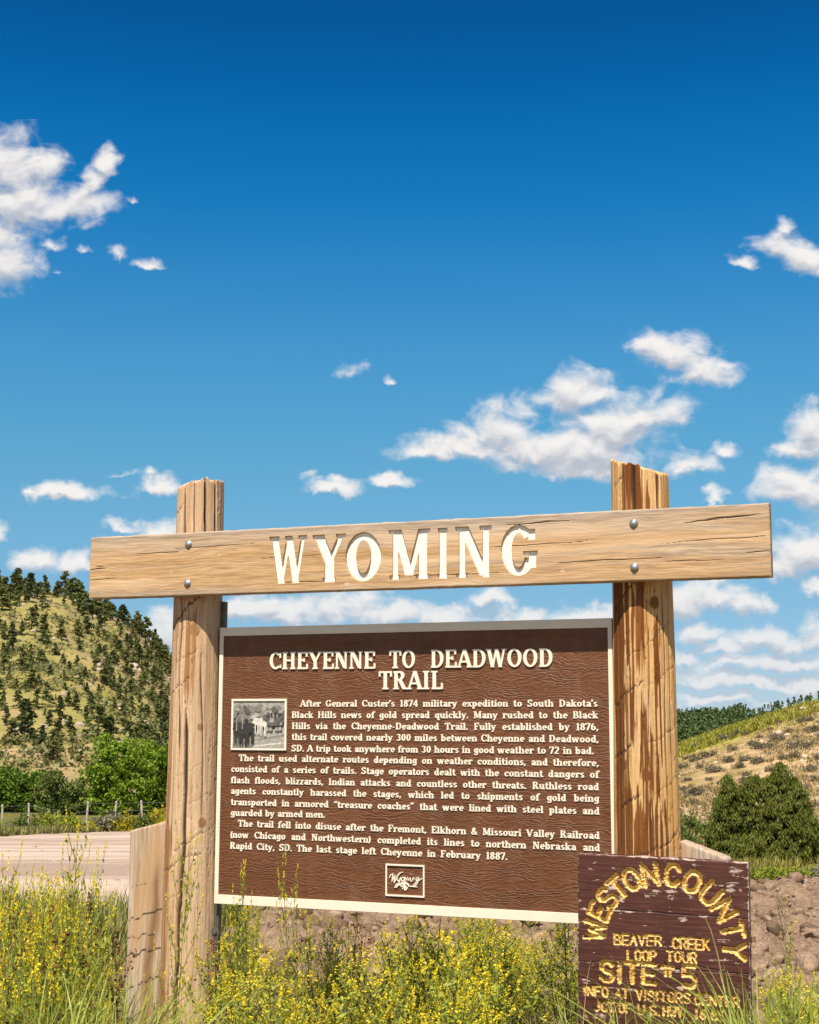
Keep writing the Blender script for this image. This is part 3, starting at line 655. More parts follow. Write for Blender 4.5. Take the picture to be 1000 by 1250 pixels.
def text_strips(txt, x0, x1, y, cap, T=.19, N=.10, S=.11, fit='space', natural=1.33):
    """strips of a line set between x0 and x1; spaces stretch to justify it"""
    adv = lambda c: GL[c][0] if c != ' ' else 0.0
    nsp = txt.count(' '); lw = sum(adv(c) for c in txt)
    sc = cap * natural
    if nsp and fit == 'space':
        sp = ((x1 - x0) - lw * sc) / nsp
        if sp < .36 * sc:
            sc = (x1 - x0) / (lw + .36 * nsp); sp = .36 * sc
    else:
        sc = (x1 - x0) / (lw + .55 * nsp); sp = .55 * sc
    out = []; x = x0
    for c in txt:
        if c == ' ': x += sp; continue
        for st in glyph_strips(c, T, N, S):
            out.append([((x + l[0] * sc, y(x) + l[1] * cap), (x + r[0] * sc, y(x) + r[1] * cap)) for l, r in st])
        x += adv(c) * sc
    return out
def raise_strips(strips, yb, h):
    """solid relief: back at depth yb, standing h proud; every stroke a hair different so that none share a plane"""
    V = []; Fs = []; k = 0
    for st in strips:
        k = (k + 1) % 9; yf = yb - h - k * 0.00006; o = len(V); n = len(st)
        area = 0
        pts = [p for pr in st for p in pr]
        (ax, az), (bx, bz) = st[0]; (cx, cz), _ = st[1]
        ccw = (bx - ax) * (cz - az) - (bz - az) * (cx - ax)
        for (l, r) in st:
            if ccw < 0: l, r = r, l
            V += [(l[0], yf, l[1]), (r[0], yf, r[1]), (l[0], yb, l[1]), (r[0], yb, r[1])]
        for i in range(n - 1):
            a, b = o + i * 4, o + (i + 1) * 4
            Fs += [(a, a + 1, b + 1, b), (a + 1, a + 3, b + 3, b + 1), (a + 2, a, b, b + 2)]
        Fs += [(o, o + 2, o + 3, o + 1)]; e = o + (n - 1) * 4
        Fs += [(e, e + 1, e + 3, e + 2)]
    return V, Fs
def relief(name, strips, mat, parent, yb, h):
    V, Fs = raise_strips(strips, yb, h)
    me = bpy.data.meshes.new(name); me.from_pydata(V, [], Fs); me.materials.append(mat); me.update()
    return link(name, me, parent)
def in_strips(X, Z, strips):
    m = np.zeros(X.shape, bool)
    for st in strips:
        for i in range(len(st) - 1):
            q = [st[i][0], st[i][1], st[i + 1][1], st[i + 1][0]]
            xs = [p[0] for p in q]; zs = [p[1] for p in q]
            bb = (X >= min(xs)) & (X <= max(xs)) & (Z >= min(zs)) & (Z <= max(zs))
            if not bb.any(): continue
            xx, zz = X[bb], Z[bb]; pos = np.ones(xx.shape, bool); neg = pos.copy()
            for j in range(4):
                (x0, z0), (x1, z1) = q[j], q[(j + 1) % 4]
                cr = (x1 - x0) * (zz - z0) - (z1 - z0) * (xx - x0)
                pos &= cr >= -1e-9; neg &= cr <= 1e-9
            mm = m[bb]; mm |= pos | neg; m[bb] = mm
    return m
def fit_letter(ch, x0, x1, z0, z1, T=.19, N=.1, S=.1):
    st = glyph_strips(ch, T, N, S)
    xs = [p[0] for s in st for pr in s for p in pr]; a, b = min(xs), max(xs)
    f = lambda p: (x0 + (p[0] - a) / (b - a) * (x1 - x0), z0 + p[1] * (z1 - z0))
    return [[(f(l), f(r)) for l, r in s] for s in st]

# ------------------------------------------------------------------ the state marker
sign = tag(empty('historical_marker', (SX, SY, 0), -YAW), 'large log marker, its crossbeam carved WYOMING above a big brown text panel', 'sign')
cream = cream_mat('cream_paint'); framec = cream_mat('cream_frame_paint', (0.80, 0.70, 0.55), True)
steel = plain_mat('galvanised_steel', (0.42, 0.44, 0.45), 0.42, 0.5, 0.2, 60, 0.85)
darksteel = plain_mat('weathered_steel_channel', (0.12, 0.11, 0.085), 0.55, 0.4, 0.3, 30, 0.3)

def log_post(name, xc, yc, r_top, r_bot, z0, top_fn, seed, mat, cracks, cuts, stains, knots=(), flat=()):
    """split log: facets, drying cracks, insect lines, stains; its top cut at a slant"""
    nth, nz = 200, 560
    th = np.linspace(0, 2 * math.pi, nth, endpoint=False)
    zt = np.linspace(0, 1, nz)
    TH, TZ = np.meshgrid(th, zt)
    rr = r_bot + (r_top - r_bot) * TZ
    zap = z0 + TZ * 3.0
    lob = (fbm(np.cos(TH) * 1.2 + seed, np.sin(TH) * 1.2, zap * .35, 3, seed) - .5)
    r = rr * (1 + lob * .14 + (fbm(np.cos(TH) * 9, np.sin(TH) * 9, zap * .9, 3, seed + 5) - .5) * .045 + (fbm(np.cos(TH) * 22, np.sin(TH) * 22, zap * .5, 2, seed + 6) - .5) * .025)
    for (fa, depth) in flat:                          # flattened facets
        c = np.cos(TH - fa); lim = rr * depth
        r = np.where((c > 0.2) & (r * c > lim), lim / np.maximum(c, .2) * (1 + 0.02 * lob), r)
    X = r * np.sin(TH); Yv = -r * np.cos(TH)          # th = 0 faces the front
    ztop = top_fn(X, Yv) + (fbm(np.cos(TH) * 7 + seed, np.sin(TH) * 7, 0, 3, seed + 20) - .5) * .045
    Z = z0 + TZ * (ztop - z0)
    crack = np.zeros_like(X); stain = np.zeros_like(X)
    wob = (fbm(Z * 1.6, Z * 0 + seed, 0, 4, seed + 9) - .5)
    for (a0, za, zb, w, d) in cracks:                 # drying cracks along the grain
        dd = np.abs((TH - a0 - wob * .35 + math.pi) % (2 * math.pi) - math.pi) * rr
        env = sst(Z, za - .1, za + .12) * (1 - sst(Z, zb - .12, zb + .1)) * (0.55 + 0.9 * fbm(Z * 5, Z * 0 + a0, 0, 2, seed))
        g_ = np.clip(1 - dd / (w * np.maximum(env, .05)), 0, 1) * (env > .08)
        crack = np.maximum(crack, g_ ** .8); r = r - d * g_
    for (zc, slope, a0, a1, w, s) in cuts:            # dark ragged lines round the log
        jj = (fbm(TH * 5, TH * 0 + zc * 31, 0, 2, seed + 2) - .5) * .028 + (fbm(TH * 38, TH * 0 + zc * 77, 0, 4, seed + 3, .7) - .5) * .030
        dz = np.abs(Z - zc - slope * np.sin(TH - (a0 + a1) / 2) * .12 - jj)
        arc = sst(TH2(TH), a0 - .15, a0 + .1) * (1 - sst(TH2(TH), a1 - .1, a1 + .15))
        g_ = np.clip(1 - dz / (w * (.5 + fbm(TH * 14, TH * 0 + zc, 0, 2, seed + 4))), 0, 1) * arc * s
        crack = np.maximum(crack, g_); r = r - .004 * g_
    for (a0, w, za, zb, s) in stains:                 # resin and water runs
        dd = np.abs((TH - a0 + math.pi) % (2 * math.pi) - math.pi) * rr + (fbm(TH * 12, Z * 2.5, 0, 3, seed + 8) - .5) * .07
        Zj = Z + (fbm(TH * 26, TH * 0 + a0, 0, 3, seed + 31, .7) - .5) * .26; env = sst(Zj, za - .10, za + .05) * (1 - sst(Zj, zb - .04, zb + .05))
        stain = np.maximum(stain, np.clip(1.5 - dd / (w * .62), 0, 1) * env * s * (0.45 + 1.2 * fbm(TH * 10, Z * 1.6, 0, 3, seed + 7)))
    for (a0, zc, kr) in knots:
        u = ((TH - a0 + math.pi) % (2 * math.pi) - math.pi) * rr; v = Z - zc
        q = np.hypot(u, v * .8) / kr + (fbm(TH * 20, Z * 30, 0, 2, seed) - .5) * .35
        crack = np.maximum(crack, np.clip(1 - np.abs(q - 1) / .30, 0, 1) * .45); crack = np.maximum(crack, np.clip(.5 - q, 0, 1) * 1.0)
        stain = np.maximum(stain, np.clip(1.9 - q, 0, 1) * .55)
    nick = fbm(TH * 22, Z * 26 - TH * 2, 0, 3, seed + 40, .6); nick = sst(nick, .70, .77) * sst(fbm(TH * 2.2, Z * 1.6, 0, 2, seed + 41), .42, .6)
    crack = np.maximum(np.clip(crack, 0, 1), nick * .55); r = r - .003 * nick
    X = xc + r * np.sin(TH); Yv = yc - r * np.cos(TH)
    P = np.stack([X, Yv, Z], -1)
    # top: shrink to the middle
    caps = []
    ring = P[-1]
    for k in (0.93, .6, .25, .02):
        q = ring.copy(); q[:, 0] = xc + (ring[:, 0] - xc) * k; q[:, 1] = yc + (ring[:, 1] - yc) * k
        q[:, 2] = top_fn(q[:, 0] - xc, q[:, 1] - yc) + (0.004 if k < .9 else 0.002)
        caps.append(q)
    P = np.concatenate([P, np.stack(caps)], 0)
    pad = np.zeros((4, nth))
    me = grid_mesh(name, P, [mat], None, True, {'crack': np.concatenate([crack, pad]), 'stain': np.concatenate([np.clip(stain, 0, 1), pad])}, wrap=True)
    return link(name, me, sign)
def TH2(TH): return (TH + math.pi) % (2 * math.pi) - math.pi

BEAM_Y0, BEAM_T = -0.154, 0.055
pmatL = wood_post_mat('split_log_left', (0.54, 0.345, 0.185), (0.72, 0.52, 0.335), (0.30, 0.145, 0.05))
pmatR = wood_post_mat('split_log_right', (0.58, 0.305, 0.088), (0.76, 0.49, 0.215), (0.15, 0.048, 0.009))
def post_x(px, py, yl): return pl(px, py, yl)[0]
LY, RY = BEAM_Y0 + BEAM_T + .118, BEAM_Y0 + BEAM_T + .128
LX, RX = post_x(241.5, 720, LY), post_x(782.5, 640, RY)
zl0, zl1 = pl(217, 604, LY)[1], pl(260, 588, LY)[1]
def topL(x, y): return zl0 + (zl1 - zl0) * np.clip(1 - ((.07 - np.clip(x, -.13, .07)) / .19) ** 2, 0, 1) - .10 * np.clip(-y - .02, 0, .2) - 0.02 * np.clip(x - .07, 0, 1)
zr0, zr1 = pl(745, 562, RY)[1], pl(814, 580, RY)[1]
def topR(x, y): return zr0 + (zr1 - zr0) * (np.clip(x, -.13, .13) + .12) / .24 - .10 * np.clip(-y, 0, .2)
log_post('post', LX, LY, .108, .131, -.35, topL, 3, pmatL,
         [(.10, -.3, 1.68, .010, .03), (-.20, 1.5, 2.25, .006, .01), (-.14, 2.40, 2.75, .009, .02), (.85, 2.42, 2.75, .008, .03), (1.31, 2.4, 2.75, .008, .02), (.35, 2.4, 2.75, .004, .010), (.75, 1.2, 1.9, .004, .008), (-.5, 1.0, 1.6, .003, .006)],
         [(2.115, 1.0, -1.4, .75, .011, .95), (2.02, .8, -1.3, .3, .004, .5), (1.93, .6, -.5, .6, .006, .7), (1.775, .7, -1.4, .3, .007, .85), (1.42, .5, -.4, .9, .004, .5), (1.12, .6, -.2, 1.0, .007, .8), (1.02, .5, -1.2, .9, .008, .8), (.88, .4, -.8, .2, .005, .6), (2.60, .5, -1.2, -.3, .008, .8), (1.30, .4, .2, 1.3, .006, .6)],
         [(-.55, .05, .2, 1.2, .55), (.28, .05, 1.75, 2.15, .5), (-.6, .03, 1.2, 2.2, .45)], [(.42, 2.055, .021), (.75, 1.62, .012), (.9, 1.20, .016)])
log_post('post', RX, RY, .115, .142, -.35, topR, 8, pmatR,
         [(.0, 2.35, 2.9, .009, .03), (.93, 2.38, 2.9, .010, .03), (-.75, 1.2, 2.2, .006, .012), (-.55, .7, 1.7, .005, .01), (.35, .7, 2.1, .003, .006), (.95, 1.0, 2.2, .004, .008), (-.45, 2.4, 2.7, .006, .012), (1.2, .6, 2.5, .004, .006)],
         [(2.16, .9, -1.1, .3, .010, .95), (1.98, .8, -.3, 1.4, .006, .7), (1.76, .7, -1.0, .2, .009, .9), (1.83, .7, .4, 1.5, .005, .6), (1.53, .6, -1.1, -.2, .010, .9), (1.60, .6, .3, 1.5, .006, .7), (1.34, .6, -.7, .0, .012, .95), (1.40, .6, .5, 1.4, .005, .6), (1.16, .6, -.2, 1.3, .008, .8), (2.62, .5, -1.0, -.4, .009, .8), (1.06, .5, .6, 1.3, .005, .6)],
         [(-.72, .045, .6, 2.45, .95), (.12, .030, 1.9, 2.22, .9), (-.40, .028, .6, 1.40, 1.0), (-.05, .032, .6, 1.33, 1.0), (.30, .026, .95, 1.34, 1.0), (.38, .022, 1.40, 1.62, 1.0), (.05, .045, 2.42, 2.8, 1.0), (-.15, .03, 2.44, 2.75, .9), (-.42, .03, 1.38, 1.8, .6), (.42, .018, 2.42, 2.62, .8), (-.9, .03, .6, 2.3, .9), (.9, .02, 2.42, 2.7, .5), (.62, .010, 1.5, 2.05, .9), (-.25, .012, 1.62, 2.14, .9), (.22, .008, 1.0, 1.7, .9), (.75, .008, .8, 1.3, .8), (-.62, .014, .7, 1.75, 1.0), (-.1, .009, 2.0, 2.2, 1.0), (.5, .012, 1.0, 1.5, .9), (-.35, .010, 1.9, 2.2, .8)], [(.62, 2.12, .018), (-.62, 2.02, .013), (.22, 1.44, .017), (-.5, 1.48, .014), (.02, 1.27, .011), (-.55, 1.78, .012)])

# crossbeam: front face modelled finely where the letters are routed out
def build_beam():
    W, Hh = 3.09, .286
    bx, bz = .028, 2.346
    B = lambda px, py: (lambda q: (q[0] - bx, q[1] - bz))(pl(px, py, BEAM_Y0))
    strips = []
    T, N = .24, .105
    letters = [('W', 328.5, 374.5, 655.0, 712.2, .20, .105), ('Y', 381.5, 422, 652.8, 710.5, .23, .115), ('O', 421.8, 465.0, 650.0, 709.6, .215, .15), ('M', 474.5, 524.8, 646.5, 707.0, .195, .125),
               ('I', 534.5, 546, 645.0, 706.0, .25, .11), ('N', 556, 600, 642.5, 704.5, .19, .13), ('_', 611.5, 656.5, 640.6, 702.3, .205, .145)]
    for ch, x0, x1, y0, y1, t, n in letters:   # the G has a key of its own
        xm = (x0 + x1) / 2
        a = B(x0, (y0 + y1) / 2)[0]; b = B(x1, (y0 + y1) / 2)[0]
        strips += fit_letter(ch, a, b, B(xm, y1)[1], B(xm, y0)[1], t, n, .085)
    xa = min(p[0] for s in strips for pr in s for p in pr) - .03; xb = max(p[0] for s in strips for pr in s for p in pr) + .03
    xs = np.concatenate([np.linspace(-W / 2, xa, 170, endpoint=False), np.arange(xa, xb, .0015), np.linspace(xb, W / 2, 150)])
    zs = np.concatenate([[-Hh / 2, -Hh / 2 + .003], np.arange(-Hh / 2 + .006, Hh / 2 - .006, .0016), [Hh / 2 - .003, Hh / 2]])
    Xg, Zg = np.meshgrid(xs, zs)
    ins = in_strips(Xg, Zg, strips)
    dep = (fbm(Xg * 1.5, Zg * 60 + 6 * fbm(Xg * 2.2, Zg * 6, 0, 2, 3), 0, 3, 14) - .5) * .0016
    crack = np.zeros_like(Xg)
    for (cx, cz, ln, sl, w) in [(-1.50, -.005, .10, .02, .0022), (-1.49, .005, .05, .0, .0016), (-1.47, -.055, .16, .03, .0012), (1.40, .095, .22, .06, .003), (1.30, .085, .18, .04, .002), (1.36, .01, .5, .03, .0011), (1.25, -.07, .3, .0, .0012), (1.5, -.045, .12, 0, .0015),
                                (.6, .02, .5, .02, .001), (-.9, .075, .5, .01, .0011), (-1.2, .055, .35, .0, .001), (.2, -.09, .6, -.01, .0011), (.9, -.055, .5, .01, .0013), (-.5, .015, .4, .02, .0009), (.62, .11, .3, .03, .0022), (-.45, -.1, .3, 0, .0012)]:
        t = (Xg - cx) / (ln / 2); zz = cz + sl * (Xg - cx) + (fbm(Xg * 9, Xg * 0 + cz * 9, 0, 3, 4) - .5) * .010
        g_ = np.clip(1 - np.abs(Zg - zz) / (1.5 * w * np.clip(1 - t * t, .02, 1)), 0, 1) * (np.abs(t) < 1)
        crack = np.maximum(crack, g_)
    Y = BEAM_Y0 + dep + crack * .006
    edge = np.minimum(np.minimum(Zg + Hh / 2, Hh / 2 - Zg), np.minimum(Xg + W / 2, W / 2 - Xg))
    Y = Y + .0035 * np.clip(1 - edge / .006, 0, 1) ** 2
    bite = (fbm(Xg * 30, Zg * 0, 0, 3, 9) - .5) * .004 * np.clip(1 - edge / .004, 0, 1)
    Zg2 = Zg + np.where(np.abs(Zg) > Hh / 2 - .004, bite, 0)
    Y = np.where(ins, BEAM_Y0 + .0112 + (fbm(Xg * 40, Zg * 40, 0, 2, 2) - .5) * .0012, Y)
    P = np.stack([Xg, Y, Zg2], -1)
    fin = ins[:-1, :-1] & ins[:-1, 1:] & ins[1:, :-1] & ins[1:, 1:]
    rot = (-.0042, -.0016, -.0027)
    front = grid_mesh('crossbeam', P, [MAT['beam']], ~fin, True, {'crack': crack})
    ob = link('crossbeam', front, sign, (bx, 0, bz)); ob.rotation_euler.y = .0016
    # body behind the carved face, joined into the same mesh
    import bmesh
    bm = bmesh.new(); bm.from_mesh(front)
    y1 = BEAM_Y0 + BEAM_T
    top, bot, lef, rig = P[-1], P[0], P[:, 0], P[:, -1]
    def strip(line, fliped):
        prev = None
        for p in line:
            a = bm.verts.new(p); b = bm.verts.new((p[0], y1, p[2]))
            if prev: f = bm.faces.new((prev[0], a, b, prev[1]) if not fliped else (prev[1], b, a, prev[0])); f.smooth = False
            prev = (a, b)
    step = lambda L, k: L[::k] if (len(L) - 1) % k == 0 else np.concatenate([L[::k], L[-1:]])
    strip(top, False); strip(bot, True); strip(lef, True); strip(rig, False)
    x0, x1, z0, z1 = -W / 2, W / 2, -Hh / 2, Hh / 2
    bm.faces.new([bm.verts.new(p) for p in ((x0, y1, z0), (x0, y1, z1), (x1, y1, z1), (x1, y1, z0))])
    bm.to_mesh(front); bm.free()
    for p in front.polygons:
        pass
    letr = grid_mesh('lettering', P + np.array([0, -.0002, 0]), [cream_mat('white_letter_paint', (0.86, 0.80, 0.68))], fin, True)
    lo = link('lettering', letr, ob); tag(lo, 'cream painted letters WYOMING routed into the crossbeam')
    bolt = MB()
    for (px, py) in ((230.3, 665), (229.0, 712.5), (773.8, 638.5), (774.8, 692.3)):
        q = B(px, py)
        m = MB(); m.lathe([(.0175, 0.0), (.0175, -.003), (.0135, -.0035), (.0125, -.0075), (.009, -.0105), (.004, -.012), (.0003, -.0123)], (q[0], BEAM_Y0, q[1]), 'Y', 20)
        m.build('bolt', steel, ob, smooth=True)
MAT['beam'] = beam_mat()
build_beam()

# text panel
def build_panel():
    ZC = 1.458; W, Hh = 1.818, 1.22; z0, z1 = ZC - Hh / 2, ZC + Hh / 2; x0, x1 = -W / 2, W / 2
    YS = .006                                           # the grained face, behind the proud frame
    m = MB(); m.box(x0 + .004, x1 - .004, YS, .03, z0 + .004, z1 - .004)
    panel = m.build('panel', panel_mat(), sign)
    tl = pl(272.0, 776.4); tr = pl(742.8, 766.0); bl = pl(267.0, 1091.6); br = pl(747, 1118)
    fl, fr, ft, fb = (tl[0] + bl[0]) / 2, (tr[0] + br[0]) / 2, (tl[1] + tr[1]) / 2, (bl[1] + br[1]) / 2
    f = MB()
    f.box(x0, x1, 0.0, .034, ft, z1); f.box(x0, x1, 0.0, .034, z0, fb)
    f.box(x0, fl, 0.0004, .0336, fb, ft); f.box(fr, x1, 0.0004, .0336, fb, ft)
    f.build('frame', framec, panel, bevel=.0012)
    def yfun(a, b):
        (xa, za), (xb, zb) = pl(*a, YS), pl(*b, YS)
        return (lambda x: za + (zb - za) * (x - xa) / (xb - xa)), xa, xb
    st = []
    for txt, a, b, top in (('CHEYENNE', (329, 817.2), (459.5, 816.3), 795.6), ('TO', (475.5, 816), (508, 815.6), 794), ('DEADWOOD', (525.5, 815.3), (676.2, 814), 792.2), ('TRAIL', (462.5, 841.6), (541.8, 841.4), 819.2)):
        y, xa, xb = yfun(a, b)
        cap = pl((a[0] + b[0]) / 2, top, YS)[1] - y((xa + xb) / 2)
        st += text_strips(txt, xa, xb, y, cap, .175, .10, .085, fit='width')
    relief('title_lettering', st, cream, panel, YS, .0062)
    lines = [("After General Custer's 1874 military expedition to South Dakota's", 366.6, 862.7, 730.1, 862.7),
     ('Black Hills news of gold spread quickly. Many rushed to the Black', 356.2, 876.5, 730.6, 877),
     ('Hills via the Cheyenne-Deadwood Trail. Fully established by 1876,', 356.5, 890, 731, 891.6),
     ('this trail covered nearly 300 miles between Cheyenne and Deadwood,', 356.3, 903.3, 731.3, 906.4),
     ('SD. A trip took anywhere from 30 hours in good weather to 72 in bad.', 356, 917.3, 725.7, 920.7),
     ('The trail used alternate routes depending on weather conditions, and therefore,', 291.7, 929, 731.5, 935.5),
     ('consisted of a series of trails. Stage operators dealt with the constant dangers of', 282.3, 942.3, 731.7, 949.7),
     ('flash floods, blizzards, Indian attacks and countless other threats. Ruthless road', 282, 956, 731.7, 964.7),
     ('agents constantly harassed the stages, which led to shipments of gold being', 282, 969.1, 731.9, 979),
     ('transported in armored “treasure coaches” that were lined with steel plates and', 282, 982.7, 732.4, 994.4),
     ('guarded by armed men.', 281.8, 995.8, 397.3, 998.3),
     ('The trail fell into disuse after the Fremont, Elkhorn & Missouri Valley Railroad', 290.7, 1008.9, 732.6, 1024.3),
     ('(now Chicago and Northwestern) completed its lines to northern Nebraska and', 281, 1022.5, 733, 1039.2),
     ('Rapid City, SD. The last stage left Cheyenne in February 1887.', 280.8, 1036.1, 620.1, 1049.8)]
    st = []
    for txt, xa, ya, xb, yb in lines:
        y, a, b = yfun((xa, ya), (xb, yb))
        st += text_strips(txt, a, b, y, .0288, .185, .11, .115, natural=1.33)
    relief('body_lettering', st, cream, panel, YS, .0032)
    # framed photograph of a stagecoach
    c = [pl(*p, YS) for p in ((283.6, 853), (350.8, 853.2), (350.2, 916.4), (282.6, 915.2))]
    px0, px1 = (c[0][0] + c[3][0]) / 2, (c[1][0] + c[2][0]) / 2; pz1, pz0 = (c[0][1] + c[1][1]) / 2, (c[2][1] + c[3][1]) / 2
    t = .0095; f = MB()
    f.box(px0, px1, YS - .007, YS + .002, pz1 - t, pz1); f.box(px0, px1, YS - .007, YS + .002, pz0, pz0 + t)
    f.box(px0, px0 + t, YS - .0066, YS + .0018, pz0 + t, pz1 - t); f.box(px1 - t, px1, YS - .0066, YS + .0018, pz0 + t, pz1 - t)
    f.build('picture_frame', cream, panel)
    picture(panel, px0 + t, px1 - t, pz0 + t, pz1 - t, YS - .0015)
    # emblem box
    c = [pl(*p, YS) for p in ((471.4, 1054), (518.9, 1056.5), (518.7, 1096.2), (471.0, 1093.2))]
    ex0, ex1 = (c[0][0] + c[3][0]) / 2, (c[1][0] + c[2][0]) / 2; ez1, ez0 = (c[0][1] + c[1][1]) / 2, (c[2][1] + c[3][1]) / 2
    t = .0068; f = MB()
    f.box(ex0, ex1, YS - .006, YS + .002, ez1 - t, ez1); f.box(ex0, ex1, YS - .006, YS + .002, ez0, ez0 + t)
    f.box(ex0, ex0 + t, YS - .0056, YS + .0018, ez0 + t, ez1 - t); f.box(ex1 - t, ex1, YS - .0056, YS + .0018, ez0 + t, ez1 - t)
    f.build('emblem_frame', cream, panel)
    emblem(panel, ex0, ex1, ez0, ez1, YS)
    # steel channels that carry the panel
    for (xs, zz0, zz1, mt) in ((x0 - .026, .60, 2.19, darksteel), (x1 - .052, .55, 2.06, darksteel)):
        m = MB(); m.box(xs, xs + .005, .0345, .060, zz0, zz1); m.box(xs + .005, xs + .026, .0345, .040, zz0, zz1); m.box(xs + .026, xs + .031, .0345, .060, zz0, zz1)
        m.build('mounting_channel', mt, sign)
    q = pl(262.0, 1138, LY - .115)
    m = MB(); m.lathe([(.020, .0), (.020, -.004), (.011, -.0045), (.011, -.013), (.002, -.014)], (q[0], LY - .108, q[1]), 'Y', 14)
    m.build('bolt', darksteel, sign)
def picture(parent, x0, x1, z0, z1, y):
    """small black and white photograph: team of horses and a coach on a wooded road"""
    tones = [plain_mat('photo_grey_%s' % n, (v * 1.04, v * .97, v * .84), .45, .3, .35, 90) for n, v in (('dark', .040), ('shade', .105), ('mid', .20), ('light', .33), ('white', .56))]
    W, Hh = x1 - x0, z1 - z0
    me_v, me_f, me_m = [], [], []; lay = [0]
    def poly(pts, tone):
        lay[0] += 1; o = len(me_v); yy = y - .00012 * lay[0]
        me_v.extend((x0 + u * W, yy, z0 + v * Hh) for u, v in pts); me_f.append(tuple(range(o, o + len(pts)))); me_m.append(tone)
    def blob(u, v, a, b, tone, n=10, rot=0):
        p = []
        for k in range(n):
            t = 2 * math.pi * k / n; rr = .8 + .4 * rnd.random()
            dx, dy = a * math.cos(t) * rr, b * math.sin(t) * rr
            p.append((min(1, max(0, u + dx * math.cos(rot) - dy * math.sin(rot))), min(1, max(0, v + dx * math.sin(rot) + dy * math.cos(rot)))))
        poly(p, tone)
    poly([(0, 0), (1, 0), (1, 1), (0, 1)], 3)
    poly([(0, .3), (1, .45), (1, .70), (.8, .86), (.62, .82), (.55, .95), (.45, .84), (.3, .93), (.2, .85), (.1, .95), (0, .88)], 2)
    for i in range(46): blob(rnd.random(), .45 + .42 * rnd.random(), .03 + .05 * rnd.random(), .03 + .07 * rnd.random(), rnd.choice((1, 1, 2, 2, 3)), 7)
    poly([(.36, .0), (1, .0), (1, .44), (.62, .36), (.45, .33)], 3)
    poly([(.36, .14), (1, .25), (1, .29), (.40, .17)], 2); poly([(.4, .02), (1, .10), (1, .13), (.4, .05)], 4)
    poly([(0, 0), (.38, 0), (.42, .14), (.2, .12), (0, .10)], 2)
    for i in range(24): blob(.62 + .36 * rnd.random(), .48 + .3 * rnd.random(), .02 + .03 * rnd.random(), .02 + .05 * rnd.random(), rnd.choice((0, 1, 2, 3, 3)), 6)
    # coach, riders, wheels
    poly([(.66, .46), (.92, .48), (.96, .66), (.70, .66)], 1); poly([(.72, .54), (.80, .55), (.80, .64), (.73, .64)], 3)
    for u in (.68, .74, .86, .92): blob(u, .40, .045, .06, 1, 12); blob(u, .40, .03, .04, 3, 10)
    for u in (.76, .83, .90): blob(u, .70, .018, .05, 0, 8)
    # white leaders and dark wheelers
    for (u, v, tn, s) in ((.60, .52, 4, 1.0), (.47, .56, 4, 1.0), (.34, .45, 0, 1.35), (.22, .40, 0, 1.2), (.10, .40, 0, 1.1)):
        blob(u, v, .075 * s, .075 * s, tn, 12); blob(u - .045 * s, v + .07 * s, .03 * s, .06 * s, tn, 9)
        for k in (-.05, -.02, .03, .055):
            poly([(max(0, u + (k - .010) * s), v - .02), (u + (k + .012) * s, v - .02), (u + (k + .010) * s, v - .27 * s), (max(0, u + (k - .006) * s), v - .27 * s)], tn)
    for (u, v) in ((.09, .46), (.20, .50)): poly([(u - .006, v - .10), (u + .01, v - .10), (u + .006, v + .2), (u - .004, v + .2)], 3)
    me = bpy.data.meshes.new('picture'); me.from_pydata(me_v, [], me_f)
    for t in tones: me.materials.append(t)
    me.polygons.foreach_set('material_index', np.array(me_m, np.int32)); me.update()
    link('picture', me, parent)
